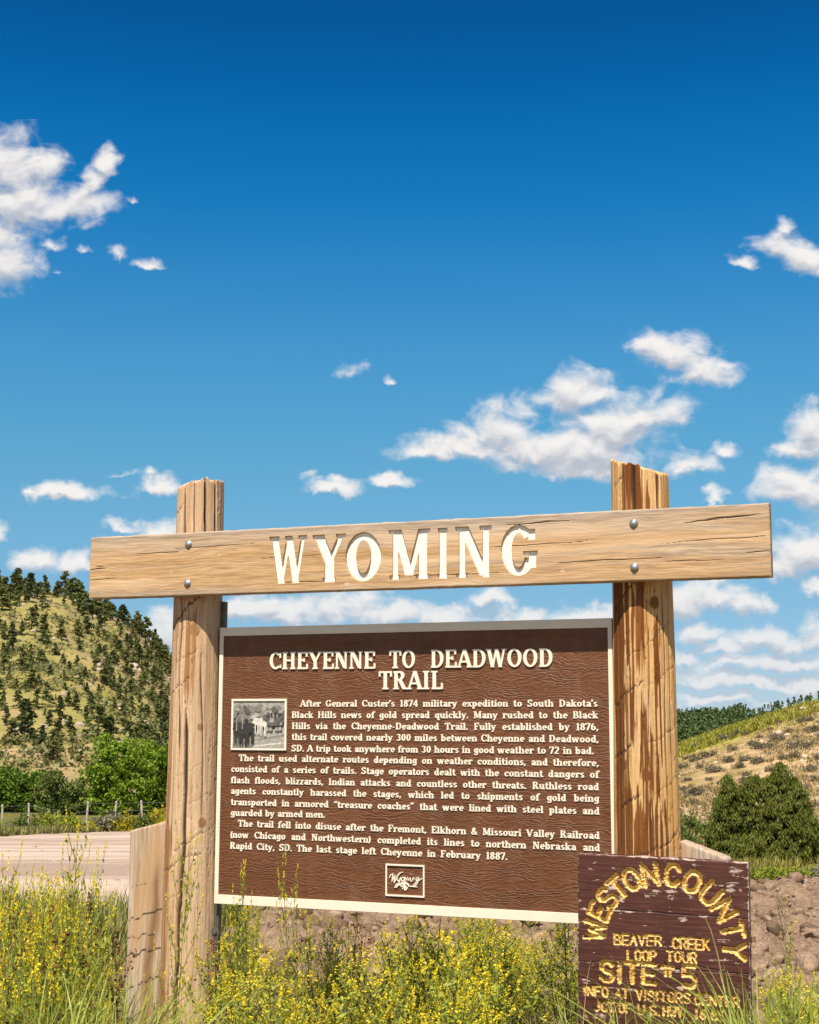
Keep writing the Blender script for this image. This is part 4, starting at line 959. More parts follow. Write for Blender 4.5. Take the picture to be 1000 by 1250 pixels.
def emblem(parent, x0, x1, z0, z1, y):
    """handwritten state name over a small bucking horse and rider"""
    W, Hh = x1 - x0, z1 - z0
    strips = []
    def pen(pts, w):
        p = [Vector((x0 + u * W, z0 + v * Hh)) for u, v in pts]; q = []
        for i in range(len(p)):
            d = p[min(i + 1, len(p) - 1)] - p[max(i - 1, 0)]
            n = Vector((-d.y, d.x)).normalized() * w * (.55 if i in (0, len(p) - 1) else 1)
            q.append(((p[i].x + n.x, p[i].y + n.y), (p[i].x - n.x, p[i].y - n.y)))
        strips.append(q)
    w = .0021
    pen([(.10, .56), (.13, .66), (.19, .70), (.18, .58), (.16, .44)], w * 1.3); pen([(.16, .44), (.22, .60), (.245, .66)], w); pen([(.245, .66), (.23, .50), (.22, .40)], w * 1.4); pen([(.22, .40), (.30, .62), (.36, .72), (.44, .76)], w * 1.2)
    pen([(.31, .58), (.30, .50), (.34, .46), (.38, .58)], w); pen([(.39, .60), (.35, .40), (.28, .28), (.24, .27), (.27, .36), (.36, .44)], w * 1.2)
    pen([(.44, .60), (.40, .54), (.42, .48), (.47, .50), (.49, .58), (.45, .61)], w * 1.2); pen([(.50, .48), (.51, .60), (.55, .50)], w); pen([(.55, .49), (.56, .60), (.60, .51)], w)
    pen([(.60, .50), (.62, .60)], w * 1.1); pen([(.645, .70), (.652, .705)], w * 1.7); pen([(.645, .60), (.64, .50), (.66, .48)], w * 1.1); pen([(.68, .48), (.70, .58), (.73, .62), (.73, .52)], w)
    pen([(.83, .62), (.78, .58), (.79, .51), (.84, .56), (.86, .62)], w * 1.2); pen([(.86, .62), (.82, .44), (.74, .32), (.71, .34), (.78, .46), (.90, .56), (.94, .60)], w * 1.1)
    # rope and horse
    pen([(.26, .36), (.33, .35), (.40, .36)], w); pen([(.60, .33), (.70, .335), (.80, .32)], w * 1.2); pen([(.795, .32), (.81, .325)], w * 2.4)
    pen([(.37, .36), (.41, .42), (.46, .44), (.52, .43), (.58, .38), (.60, .32)], w * 1.6); pen([(.50, .50), (.50, .43), (.47, .36)], w * 1.9); pen([(.505, .53), (.506, .55)], w * 2.6)
    pen([(.45, .43), (.48, .34), (.52, .28)], w * 3.2); pen([(.48, .36), (.46, .28), (.43, .23)], w * 1.5); pen([(.51, .32), (.55, .27), (.52, .20)], w * 2.0); pen([(.49, .30), (.50, .22), (.49, .19)], w * 1.5); pen([(.40, .40), (.40, .32), (.43, .30)], w * 1.2)
    relief('emblem', strips, cream, parent, y, .0045)
build_panel()

# ------------------------------------------------------------------ short side posts beside the big ones
gw = grey_wood_mat()
def short_post(name, x0, x1, y0, y1, za, zb, seed, label, holes):
    """thick plank set upright, its top sawn at a slant from za (left) to zb (right)"""
    n, m_ = 60, 170
    V = []
    t = np.linspace(0, 1, n); zt = np.linspace(0, 1, m_)
    T_, Z_ = np.meshgrid(t, zt)
    def wall(ax, ay, bx, by):
        X = ax + (bx - ax) * T_; Y = ay + (by - ay) * T_
        top = za + (zb - za) * (X - x0) / (x1 - x0)
        Z = -.3 + Z_ * (top + .3)
        return X, Y, Z
    parts = [wall(x0, y0, x1, y0), wall(x1, y0, x1, y1), wall(x1, y1, x0, y1), wall(x0, y1, x0, y0)]
    X = np.concatenate([p[0] for p in parts], 1); Y = np.concatenate([p[1] for p in parts], 1); Z = np.concatenate([p[2] for p in parts], 1)
    keep = np.ones(X.shape[1], bool); keep[[n, 2 * n, 3 * n]] = False; keep[-1] = False
    X, Y, Z = X[:, keep], Y[:, keep], Z[:, keep]
    cx, cy = (x0 + x1) / 2, (y0 + y1) / 2
    d = 1 + (fbm(X * 30, Z * 1.6 + Y * 30, seed, 4, seed) - .5) * .045 + (fbm(X * 6, Z * 1.2, seed, 2, seed + 1) - .5) * .05
    # rounded corners
    u, v = (X - cx) / (x1 - x0) * 2, (Y - cy) / (y1 - y0) * 2
    rnd_ = 1 - .07 * np.clip((np.abs(u) + np.abs(v) - 1.75) / .25, 0, 1)
    X = cx + (X - cx) * d * rnd_; Y = cy + (Y - cy) * d * rnd_
    crack = np.zeros_like(X); stain = np.zeros_like(X)
    for (zc, sl, s) in holes:
        jj = (fbm(X * 14, X * 0 + zc * 3, 0, 3, seed) - .5) * .05 + (fbm(X * 70, X * 0 + zc, 0, 2, seed) - .5) * .015
        g_ = np.clip(1 - np.abs(Z - zc - sl * (X - cx) - jj) / (.006 * (.3 + 1.4 * fbm(X * 26, X * 0 + zc * 9, 0, 3, seed + 4))), 0, 1) * s * (.55 + .45 * sst(fbm(X * 17, X * 0 + zc * 23, 0, 3, seed + 14), .34, .5))
        crack = np.maximum(crack, np.clip(1.5 * g_, 0, 1))
    cc = np.clip(1 - np.abs(X - cx - .03 - .10 * (Z - .7) - (fbm(Z * 3, Z * 0, 0, 3, seed) - .5) * .05) / .035, 0, 1) * 1.3 * (1 - sst(Z, .9, 1.1))
    stain = np.maximum(stain, cc * .95 * (.4 + fbm(X * 30, Z * 2, 0, 3, seed)))
    P = np.stack([X, Y, Z], -1)
    caps = []
    for k in (.94, .5, .03):
        q = P[-1].copy(); q[:, 0] = cx + (q[:, 0] - cx) * k; q[:, 1] = cy + (q[:, 1] - cy) * k
        q[:, 2] = za + (zb - za) * (q[:, 0] - x0) / (x1 - x0) + .003; caps.append(q)
    P = np.concatenate([P, np.stack(caps)], 0); pad = np.zeros((3, P.shape[1]))
    me = grid_mesh(name, P, [gw], None, True, {'crack': np.concatenate([crack, pad]), 'stain': np.concatenate([np.clip(stain, 0, 1), pad])}, wrap=True)
    me.shade_flat() if False else None
    o = link(name, me, None, (SX, SY, 0), -YAW)
    return tag(o, label, 'short post', 'short slant-topped side posts')
yl = RY - .02
a, b = pl(157.5, 1015, LY - .04), pl(206, 1002.5, LY - .04)
sl = (b[1] - a[1]) / (b[0] - a[0])
xi = LX - .095
short_post('short_post', a[0], xi, LY - .04, LY + .09, a[1], a[1] + sl * (xi - a[0]), 4, 'short grey plank post with slanted top hugging the left log post of the marker', [(.79, .35, 1), (.63, .2, 1), (.92, .3, .5), (.50, .4, .9), (.70, .15, .6)])
a, b = pl(829, 1026.8, yl), pl(889, 1049.8, yl)
sl = (b[1] - a[1]) / (b[0] - a[0]); xi = RX + .132
short_post('short_post', xi, b[0], yl, yl + .10, a[1] + sl * (xi - a[0]), b[1], 6, 'short grey plank post with slanted top behind the county sign, beside the right log post', [(.9, .2, .6), (.8, .2, .8)])

# ------------------------------------------------------------------ the small county sign
def build_board():
    yb = -.40
    tl, tr, bl = pl(705.6, 1041.5, yb), pl(913.6, 1052.8, yb), pl(703.0, 1258, yb)
    tilt = math.atan2(tr[1] - tl[1], tr[0] - tl[0])
    W = math.hypot(tr[0] - tl[0], tr[1] - tl[1]); Hh = tl[1] - bl[1]
    root = empty('county_sign', (SX, SY, 0), -YAW)
    ox, oz = tl[0], tl[1]
    root.location = Vector((SX, SY, 0)) + Su * ox + Sb * yb; root.location.z = oz
    root.rotation_euler = (Matrix.Rotation(-YAW, 3, 'Z') @ Matrix.Rotation(-tilt, 3, 'Y')).to_euler()
    tag(root, 'weathered maroon board with carved yellow WESTON COUNTY lettering standing in the grass', 'sign')
    ca, sa = math.cos(tilt), math.sin(tilt)
    def B(px, py):
        x, z = pl(px, py, yb); dx, dz = x - ox, z - oz
        return dx * ca + dz * sa, -dx * sa + dz * ca
    C = lambda cx, cy: B(690 + cx / 4.167, 1020 + cy / 4.167)        # the enlarged view I measured from
    xs = np.linspace(0, W, int(W / .0017)); zs = np.linspace(-Hh, 0, int(Hh / .0017))
    X, Z = np.meshgrid(xs, zs)
    dep = np.zeros_like(X); mask = np.zeros(X.shape, bool)
    def carve(segs, w, d):
        for (x0, z0), (x1, z1) in segs:
            bb = (X > min(x0, x1) - w) & (X < max(x0, x1) + w) & (Z > min(z0, z1) - w) & (Z < max(z0, z1) + w)
            if not bb.any(): continue
            xx, zz = X[bb], Z[bb]; L2 = (x1 - x0) ** 2 + (z1 - z0) ** 2 + 1e-12
            t = np.clip(((xx - x0) * (x1 - x0) + (zz - z0) * (z1 - z0)) / L2, 0, 1)
            ds = np.hypot(xx - x0 - t * (x1 - x0), zz - z0 - t * (z1 - z0)) + (fbm(xx * 90, zz * 420, 0, 3, 6) - .46) * w * .38
            g_ = np.clip(1 - ds / (w / 2), 0, 1)
            dep[bb] = np.maximum(dep[bb], d * np.clip(g_ * 1.25, 0, 1)); mask[bb] |= g_ > .0
    SK = {  # single-line block letters
     'W': [[(0, 1), (.22, 0), (.5, .75), (.78, 0), (1, 1)]], 'E': [[(1, 1), (0, 1), (0, 0), (1, 0)], [(0, .5), (.8, .5)]], 'T': [[(0, 1), (1, 1)], [(.5, 1), (.5, 0)]],
     'N': [[(0, 0), (0, 1), (1, 0), (1, 1)]], 'U': [[(0, 1), (0, .3), (.2, .04), (.5, 0), (.8, .04), (1, .3), (1, 1)]], 'Y': [[(0, 1), (.5, .5), (1, 1)], [(.5, .5), (.5, 0)]],
     'O': [[(.5, 1), (.2, .93), (.02, .68), (.02, .32), (.2, .07), (.5, 0), (.8, .07), (.98, .32), (.98, .68), (.8, .93), (.5, 1)]], 'C': [[(.95, .78), (.75, .97), (.5, 1), (.2, .93), (.02, .68), (.02, .32), (.2, .07), (.5, 0), (.75, .03), (.95, .22)]],
     'S': [[(.95, .84), (.72, .99), (.4, 1), (.1, .9), (.04, .72), (.2, .57), (.5, .5), (.85, .42), (.98, .25), (.88, .08), (.55, 0), (.25, .02), (.02, .18)]],
     'B': [[(0, 0), (0, 1), (.7, 1), (.92, .86), (.9, .64), (.68, .53), (0, .53)], [(.68, .53), (1, .38), (.98, .12), (.72, 0), (0, 0)]], 'A': [[(0, 0), (.5, 1), (1, 0)], [(.2, .36), (.8, .36)]], 'V': [[(0, 1), (.5, 0), (1, 1)]],
     'R': [[(0, 0), (0, 1), (.7, 1), (.95, .86), (.92, .6), (.7, .48), (0, .48)], [(.5, .48), (1, 0)]], 'K': [[(0, 0), (0, 1)], [(1, 1), (0, .4)], [(.3, .55), (1, 0)]], 'L': [[(0, 1), (0, 0), (1, 0)]],
     'P': [[(0, 0), (0, 1), (.7, 1), (.97, .85), (.95, .6), (.7, .45), (0, .45)]], 'I': [[(.5, 0), (.5, 1)]], 'F': [[(0, 0), (0, 1), (1, 1)], [(0, .52), (.75, .52)]], '#': [[(.3, .35), (.3, 1)], [(.7, .35), (.7, 1)], [(0, .82), (1, .82)]],
     '5': [[(.95, 1), (.1, 1), (.05, .55), (.5, .62), (.9, .48), (.98, .25), (.8, .05), (.45, 0), (.05, .08)]], 'H': [[(0, 0), (0, 1)], [(1, 0), (1, 1)], [(0, .5), (1, .5)]], '.': [[(.45, .0), (.55, .02)]],
     '1': [[(.3, .85), (.5, 1), (.5, 0)]], '6': [[(.85, .95), (.4, .85), (.08, .5), (.1, .15), (.5, 0), (.9, .15), (.9, .45), (.5, .58), (.1, .4)]], '8': [[(.5, .53), (.12, .7), (.2, .95), (.5, 1), (.8, .95), (.88, .7), (.5, .53), (.05, .3), (.2, .05), (.5, 0), (.8, .05), (.95, .3), (.5, .53)]], 'J': [[(.8, 1), (.8, .2), (.5, 0), (.15, .1)]]}
    def letter(ch, cx, cz, w, h, ang, gw_, d):
        c, s = math.cos(ang), math.sin(ang)
        for pl_ in SK[ch]:
            pts = [(cx + ((u - .5) * w) * c - ((v - .5) * h) * s, cz + ((u - .5) * w) * s + ((v - .5) * h) * c) for u, v in pl_]
            carve(list(zip(pts[:-1], pts[1:])), gw_, d)
    def word(txt, ca_, cb_, h, gw_, d):
        (xa, za), (xb, zb) = C(*ca_), C(*cb_)
        wd = {'I': .35, '.': .25, '1': .6, 'W': 1.3}
        tot = sum(wd.get(c, 1.0) for c in txt) + .38 * (len(txt) - 1); s = (xb - xa) / tot; x = 0
        for c in txt:
            k = wd.get(c, 1.0); m = x + k / 2; f = m / tot
            letter(c, xa + m * s, za + (zb - za) * f, (k * s if c != 'I' else .01) * .98, h, (rnd.random() - .5) * .06, gw_, d)
            x += k + .38
    k = 1 / 4.167 * (5.45 / F) * 1.06
    cx, cz = C(500, 537); Rr = 0.270
    p1, p2 = C(485, 195), C(500, 537); Rr = p1[1] - p2[1]
    px_, _ = C(150, 500); Rx = cx - px_
    for ch, an, w in (('W', 175, .058), ('E', 157.6, .046), ('S', 144.0, .048), ('T', 131, .050), ('O', 117, .052), ('N', 100.5, .050), ('C', 82, .048), ('O', 65.5, .052), ('U', 48, .050), ('N', 31, .050), ('T', 13.5, .048), ('Y', -3.5, .050)):
        a = R_(an)
        letter(ch, cx + Rx * math.cos(a), cz + Rr * math.sin(a), w * 1.0, .073, a - math.pi / 2, .0235, .0145)
    word('BEAVER', (250, 527), (488, 533), .034, .0120, .007); word('CREEK', (548, 545), (732, 553), .036, .0120, .007)
    word('LOOP', (318, 606), (462, 610), .036, .0120, .007); word('TOUR', (518, 610), (668, 620), .036, .0120, .007)
    word('SITE', (182, 690), (458, 704), .068, .0230, .0135); word('#', (492, 700), (552, 700), .062, .0150, .010); word('5', (600, 718), (664, 718), .072, .0230, .0135)
    word('INFO', (95, 785), (216, 795), .033, .0120, .007); word('AT', (256, 800), (320, 803), .033, .0120, .007); word('VISITORS', (362, 808), (635, 825), .034, .0120, .007); word('CENTER', (660, 830), (885, 846), .034, .0120, .007)
    word('JCT', (150, 866), (248, 872), .033, .0120, .007); word('OF', (275, 873), (335, 878), .033, .0120, .007); word('U.S.', (372, 882), (480, 888), .033, .0120, .007); word('HWY', (500, 890), (596, 897), .033, .0120, .007); word('16', (660, 905), (715, 908), .033, .0120, .007); word('85', (745, 912), (805, 918), .033, .0120, .007)
    # plank joints, checks, dents
    crack = np.zeros_like(X)
    for (zc, slp, xa, xb, w, dd) in ((C(100, 368)[1], 0, 0, W, .0020, .004), (C(100, 640)[1], 0, 0, W, .0018, .004), (C(700, 660)[1], -.14, W * .66, W, .0016, .003), (C(100, 720)[1], -.25, 0, W * .16, .0020, .003), (C(100, 545)[1], 0, W * .3, W, .0009, .002), (C(100, 250)[1], 0, 0, W * .6, .0008, .002)):
        zz = zc + slp * (X - xa) + (fbm(X * 14, X * 0 + zc * 9, 0, 3, 5) - .5) * .008
        g_ = np.clip(1 - np.abs(Z - zz) / w, 0, 1) * sst(X, xa - .01, xa + .02) * (1 - sst(X, xb - .02, xb + .01))
        crack = np.maximum(crack, g_); dep = np.maximum(dep, dd * g_)
    rough = (fbm(X * 8, Z * 110, 0, 4, 77) - .5) * .0022
    wear = np.zeros_like(X)
    def scuff(cx_, cy_, a, b, s, rot=0):
        x, z = C(cx_, cy_); u, v = X - x, Z - z; c, q = math.cos(rot), math.sin(rot)
        u, v = u * c + v * q, -u * q + v * c
        nonlocal wear
        wear = np.maximum(wear, np.clip(1.25 - np.hypot(u / (a * k), v / (b * k)), 0, 1) * s)
    for args in ((500, 290, 110, 26, .72), (400, 220, 150, 60, .55), (270, 265, 120, 50, .55, .3), (280, 320, 22, 40, .8, .4), (640, 280, 90, 30, .5), (860, 185, 45, 32, .8), (830, 265, 60, 26, .62), (850, 370, 22, 70, .65, .5), (610, 425, 40, 20, .85, .3), (700, 410, 60, 8, .7), (440, 300, 60, 20, .6), (120, 150, 60, 22, .42), (150, 240, 60, 14, .5),
                 (250, 380, 180, 7, .7), (440, 385, 60, 8, .75), (170, 525, 50, 10, .5), (330, 640, 120, 8, .6), (560, 690, 180, 10, .62), (640, 780, 60, 10, .6), (120, 740, 60, 10, .7), (300, 780, 150, 12, .5), (700, 830, 100, 14, .5), (750, 520, 100, 18, .35), (90, 370, 30, 12, .7), (850, 640, 60, 14, .4), (75, 330, 12, 14, .85), (500, 900, 300, 12, .4), (120, 920, 80, 20, .6)):
        scuff(*args)
    edge = np.minimum(np.minimum(X, W - X), np.minimum(-Z, Z + Hh))
    wear = np.maximum(wear, np.clip(1 - edge / .007, 0, 1) * .8)
    Yg = dep + rough + .004 * np.clip(1 - edge / .006, 0, 1) ** 2
    Zg = Z + np.where(-Z < .003, (fbm(X * 40, X * 0, 0, 3, 8) - .6) * .006, 0)
    P = np.stack([X, Yg, Zg], -1)
    fin = mask[:-1, :-1] & mask[:-1, 1:] & mask[1:, :-1] & mask[1:, 1:]
    bmt = board_mat(); me = grid_mesh('board', P, [bmt], ~fin, True, {'crack': crack, 'wear': wear})
    import bmesh
    bm = bmesh.new(); bm.from_mesh(me); lay = bm.verts.layers.float['wear']; y1 = .042
    for line, fl in ((P[-1], False), (P[0], True), (P[:, 0], True), (P[:, -1], False)):
        prev = None
        for p in line:
            a = bm.verts.new(p); b = bm.verts.new((p[0], y1, p[2])); a[lay] = .75; b[lay] = .35
            if prev:
                f = bm.faces.new((prev[0], a, b, prev[1]) if not fl else (prev[1], b, a, prev[0])); f.smooth = False
            prev = (a, b)
    bm.faces.new([bm.verts.new(p) for p in ((0, y1, -Hh), (0, y1, 0), (W, y1, 0), (W, y1, -Hh))])
    bm.to_mesh(me); bm.free()
    board = link('board', me, root)
    lt = link('lettering', grid_mesh('lettering', P + np.array([0, -.0002, 0]), [gold_mat()], fin, True), board)
    tag(lt, 'carved lettering with worn ochre paint')
    for x in (.12, W - .20):
        m = MB(); m.box(x, x + .09, y1 + .001, y1 + .04, -oz - .35, -.12)
        m.build('stake', gw, root, bevel=.003)
build_board()

# ------------------------------------------------------------------ plants
rng = np.random.default_rng(5)
def rhombs(C, U, V):
    return np.stack([C - U, C - V, C + U, C + V], 1)
def rand_dirs(n):
    v = rng.normal(size=(n, 3)); return v / np.linalg.norm(v, axis=1, keepdims=True)
def leaves(C, size, aspect=.55, up=None, upw=0.0):
    """leaf-sized faces at points C"""
    n = len(C); a = rand_dirs(n)
    if up is not None: a = a * (1 - upw) + up * upw; a /= np.linalg.norm(a, axis=1, keepdims=True)
    b = np.cross(a, rand_dirs(n)); b /= np.linalg.norm(b, axis=1, keepdims=True) + 1e-9
    s = (np.asarray(size) * rng.uniform(.6, 1.35, n))[:, None]
    return rhombs(C, a * s, b * s * aspect)
def to_world(px, py, Y):
    d = ray(px, py); return Vector((d.x / d.y * Y, Y, EYE + d.z / d.y * Y))

# --- broad-leaved trees and bushes from photographed crowns, built as clumps of leaves through the crown's volume
def crown_tree(name, label, cat, Y, blobs, leaf, mat, bark, group=None, per=34, clumps=46, clump_r=.30, up=0.0, trunks=1, depth=.9, inner=.25, asp=.55):
    base = to_world(blobs[0][0], blobs[0][1], Y); gz = float(gh(base.x, Y))
    root = empty(name, (base.x, Y, gz)); tag(root, label, cat, group)
    Q = []; tops = []
    for (px, py, rx, ry) in blobs:
        c = to_world(px, py, Y); sx_, sz = rx / F * Y, ry / F * Y
        n = int(clumps * max(.35, (sx_ * sz) / (clump_r * 5) ** 2 * 2.0)) + 8
        dd = rand_dirs(n); rad = np.where(rng.random(n) < inner, rng.uniform(.2, .8, n), rng.uniform(.8, 1.04, n))
        cc = dd * rad[:, None] * np.array([sx_, max(sx_, sz) * depth, sz]) + np.array([c.x, c.y + rng.normal() * sx_ * .35, c.z])
        cc = cc[cc[:, 2] > gz + .05 * sz]
        tops.append(np.array([c.x, c.y, c.z]))
        for q in cc:
            r_ = clump_r * rng.uniform(.55, 1.25)
            pts = q + rng.normal(size=(per, 3)) * r_ * np.array([.62, .62, .45])
            Q.append(leaves(pts, leaf, asp, np.array([0, 0, 1.0]), up))
    Q = np.concatenate(Q) - np.array([base.x, Y, gz])
    link('crown', quads_mesh('crown', Q, [mat]), root)
    m = MB()
    for k, t in enumerate(tops):
        p = t - np.array([base.x, Y, gz]); hgt = max(p[2], .2)
        s = Vector(((k % 3 - 1) * .05, (k % 2) * .06, -.1)); e = Vector(p); mid = s.lerp(e, .45) + Vector((0, 0, hgt * .12))
        m.tube([s, mid, e], [.035 * hgt ** .7, .022 * hgt ** .7, .006 * hgt ** .6], 5)
    m.build('trunk', bark, root)
    return root
bark = plain_mat('grey_brown_bark', (.12, .085, .06), .9, .1, .3, 14)
lf_box = leaf_mat('bright_green_leaves', (.125, .205, .012), (.26, .36, .030), .35)
lf_dark = leaf_mat('dark_green_leaves', (.070, .130, .012), (.17, .25, .026), .3)
lf_olive = leaf_mat('olive_leaves', (.085, .125, .024), (.165, .20, .042), .3)
lf_sage = leaf_mat('sage_leaves', (.155, .145, .085), (.27, .25, .165), .2)
lf_yel = leaf_mat('yellow_rabbitbrush', (.22, .20, .02), (.50, .42, .02), .3)
lf_jun = leaf_mat('juniper_foliage', (.050, .072, .010), (.165, .178, .026), .12)
lf_weed = leaf_mat('weed_green', (.17, .21, .02), (.36, .38, .045), .35)
crown_tree('box_elder_tree', 'full bright green leafy tree beside the road, tallest of the roadside trees', 'tree', 88,
           [(140, 938, 28, 26), (118, 958, 20, 20), (160, 922, 22, 18), (168, 955, 26, 26), (132, 978, 26, 22), (155, 986, 30, 18), (108, 986, 14, 14), (128, 912, 12, 12)], .115, lf_box, bark)
crown_tree('box_elder_tree', 'leafy green tree half hidden by the left log post, behind the fence', 'tree', 91,
           [(195, 935, 22, 22), (208, 955, 22, 22), (196, 978, 22, 18), (218, 925, 20, 20), (234, 960, 24, 30), (186, 914, 10, 10)], .115, lf_box, bark)
crown_tree('roadside_tree', 'low dark green rounded tree at the left picture edge behind the fence', 'tree', 90,
           [(22, 966, 26, 24), (-2, 972, 20, 24), (46, 972, 20, 20), (8, 946, 12, 11), (30, 990, 20, 14), (-26, 962, 30, 30), (50, 950, 10, 9)], .115, lf_dark, bark)
crown_tree('olive_bush', 'olive green bush between the two roadside trees', 'bush', 87,
           [(72, 968, 18, 18), (64, 952, 13, 12), (86, 982, 16, 16), (70, 992, 20, 12), (92, 962, 8, 10)], .10, lf_olive, bark)
for (px, py, rx, ry, Y, kind) in ((12, 1011, 15, 10, 69, 0), (34, 1006, 15, 10, 69.5, 1), (64, 1001, 18, 13, 70, 2), (84, 1003, 14, 10, 69, 2), (104, 1009, 11, 8, 68.5, 3), (130, 1001, 15, 13, 69, 0), (155, 1001, 13, 10, 69, 3), (176, 1002, 10, 9, 69, 1), (198, 998, 15, 12, 69, 3), (225, 1000, 14, 11, 69.5, 2), (-12, 1008, 14, 10, 69, 2)):
    crown_tree('roadside_shrub', ('grey sagebrush shrub at the foot of the roadside fence', 'olive brown shrub at the foot of the roadside fence', 'fresh green shrub at the foot of the roadside fence', 'yellow flowering shrub at the foot of the roadside fence')[kind],
               'shrub', Y, [(px, py + 4, rx, ry + 3), (px + rx * .6, py + 8, rx * .7, ry * .8), (px - rx * .6, py + 7, rx * .7, ry * .8)], .075, (lf_sage, lf_olive, lf_weed, lf_yel)[kind], bark,
               ('sagebrush along the roadside fence', 'olive shrubs along the roadside fence', 'green shrubs along the roadside fence', 'yellow shrubs along the roadside fence')[kind], 26, 18, .22, .35)
# junipers: many small upright sprays
crown_tree('juniper_tree', 'bushy dark green juniper with several pointed tops at the foot of the dry slope', 'tree', 30,
           [(950, 1006, 30, 33), (953, 968, 17, 25), (953, 946, 8, 13), (946, 955, 5, 9), (960, 957, 5, 9), (969, 960, 5, 11), (938, 962, 5, 12), (930, 970, 5, 10), (912, 966, 4, 9), (982, 985, 7, 14), (897, 972, 4, 9), (881, 985, 4, 9), (921, 990, 22, 34), (919, 962, 9, 14), (919, 955, 4, 8), (890, 994, 15, 28), (889, 966, 7, 14), (889, 955, 3, 6), (879, 1022, 14, 22), (930, 1040, 38, 24), (974, 1022, 24, 32), (902, 1040, 30, 24), (958, 1048, 34, 20), (968, 975, 12, 16), (935, 968, 8, 14)], .034, lf_jun, bark, None, 64, 62, .062, .62, depth=.8, inner=.12, asp=.30)
crown_tree('juniper_tree', 'dark juniper cut off by the right picture edge', 'tree', 31.5,
           [(1006, 1034, 13, 24), (1018, 1022, 14, 26), (1036, 1030, 24, 30), (1004, 1052, 16, 14)], .034, lf_jun, bark, None, 64, 62, .062, .62, depth=.8, inner=.12, asp=.30)
for k, (px, py, rx, ry, Y) in enumerate(((842, 1004, 16, 12, 40), (862, 1014, 16, 12, 36), (840, 1026, 14, 12, 34), (872, 996, 10, 8, 44), (826, 1014, 12, 10, 38))):
    crown_tree('olive_shrub', 'olive green shrub between the right log post and the juniper', 'shrub', Y, [(px, py, rx, ry), (px + 5, py + 4, rx * .8, ry * .8)], .035, lf_olive, bark, 'olive shrubs beside the juniper', 26, 22, .10, .3)
for k in range(17):
    px = 888 + k * 8 + rng.uniform(-3, 3); py = 1073 + rng.uniform(-4, 3); kind = 1 if k in (11, 14) else 0
    crown_tree('leafy_weed', ('bright yellow green weed clump along the back edge of the dug earth', 'pale grey weed clump along the back edge of the dug earth')[kind], 'weed', 21.5 + rng.uniform(-.5, 2),
               [(px, py, 8, 8), (px + 4, py - 5, 5, 6)], .022, (lf_weed, lf_sage)[kind], bark, ('green weeds behind the dug earth', 'grey weeds behind the dug earth')[kind], 22, 20, .06, .4)

# --- pines of the left hill
pine_leaf = [leaf_mat('pine_needles', (.070, .095, .022), (.165, .185, .05), .2), leaf_mat('dark_pine_needles', (.038, .055, .016), (.10, .12, .036), .15), leaf_mat('olive_pine_needles', (.09, .105, .026), (.195, .20, .06), .2)]
pine_bark = plain_mat('pine_bark', (.10, .062, .042), .9, .1, .3, 4)
def pine_variant(seed):
    r = np.random.default_rng(seed); Q = []
    nb = int(r.integers(20, 30)); slim = r.uniform(.75, 1.2)
    for i in range(nb):
        h = .14 + .84 * (i + r.random()) / nb
        R0 = slim * (.27 * (1 - h) ** .75 + .02) * r.uniform(.65, 1.2); a = r.uniform(0, 6.283)
        for f in (.35, .72, 1.0):
            c = np.array([math.cos(a) * R0 * f, math.sin(a) * R0 * f, h - .05 * f + r.normal() * .012])
            n = 9; pts = c + r.normal(size=(n, 3)) * np.array([.035, .035, .022]) * (1.2 - .5 * h)
            global rng; keep = rng; rng = r
            Q.append(leaves(pts, .042, .65)); rng = keep
    m = MB(); m.tube([(0, 0, -.06), (.006, .004, .5), (0, 0, .93)], [.022, .015, .004], 5)
    return quads_mesh('crown', np.concatenate(Q), [pine_leaf[seed % 3]]), m
pines = []
for s in range(9):
    cm, tm = pine_variant(100 + s)
    t = tm.build('trunk', pine_bark); tmesh = t.data; bpy.data.objects.remove(t)
    pines.append((cm, tmesh))
HC = lambda x, y: (x / 4.167, 680 + y / 4.167)
plist = [(160, 370, 110), (225, 440, 140), (285, 320, 35), (310, 420, 100), (395, 400, 80), (60, 480, 140), (20, 590, 100), (110, 580, 120), (155, 570, 70), (200, 560, 90), (45, 640, 60), (160, 680, 110), (80, 680, 60), (255, 600, 50), (320, 560, 70), (350, 580, 50), (405, 650, 60), (125, 930, 200), (60, 960, 130), (215, 970, 110), (300, 830, 120), (375, 950, 60), (270, 1050, 110), (190, 770, 100), (235, 730, 90), (330, 690, 50), (385, 780, 80), (120, 850, 100), (500, 930, 170), (560, 930, 120), (410, 1040, 50), (620, 840, 90), (690, 960, 90), (710, 860, 60), (570, 640, 60), (610, 650, 50), (545, 560, 60), (640, 540, 60), (480, 580, 50), (95, 770, 90), (30, 860, 90), (10, 780, 80), (250, 860, 80), (345, 760, 70), (440, 860, 100), (470, 800, 90), (440, 700, 60), (500, 720, 70), (60, 400, 70), (20, 420, 90), (110, 400, 70), (390, 560, 60), (430, 620, 60), (290, 500, 40), (215, 260, 90), (150, 230, 100), (100, 250, 110), (50, 250, 110), (10, 270, 110), (180, 300, 60), (400, 480, 70), (130, 690, 60), (280, 500, 60)]
def put_pine(p, h, label, group, tint=None):
    cm, tmesh = pines[int(rng.integers(len(pines)))]
    root = empty('pine_tree', p, rng.uniform(0, 6.28)); root.scale = (h * rng.uniform(1.15, 1.75),) * 2 + (h,)
    tag(root, label, 'tree', group)
    link('crown', cm, root); link('trunk', tmesh, root)
PL = [('dark pine growing on the skyline of the hill at left', 'pines along the skyline of the left hill'), ('dark pine scattered over the open tan and olive face of the left hill', 'pines scattered over the open hillside'), ('dark pine crowded into the wooded right flank of the left hill', 'pines crowded on the right flank of the left hill')]
used = []
def free(x, y, r):
    return all((x - a) ** 2 + ((y - b) * 1.1) ** 2 > r * r for a, b in used)
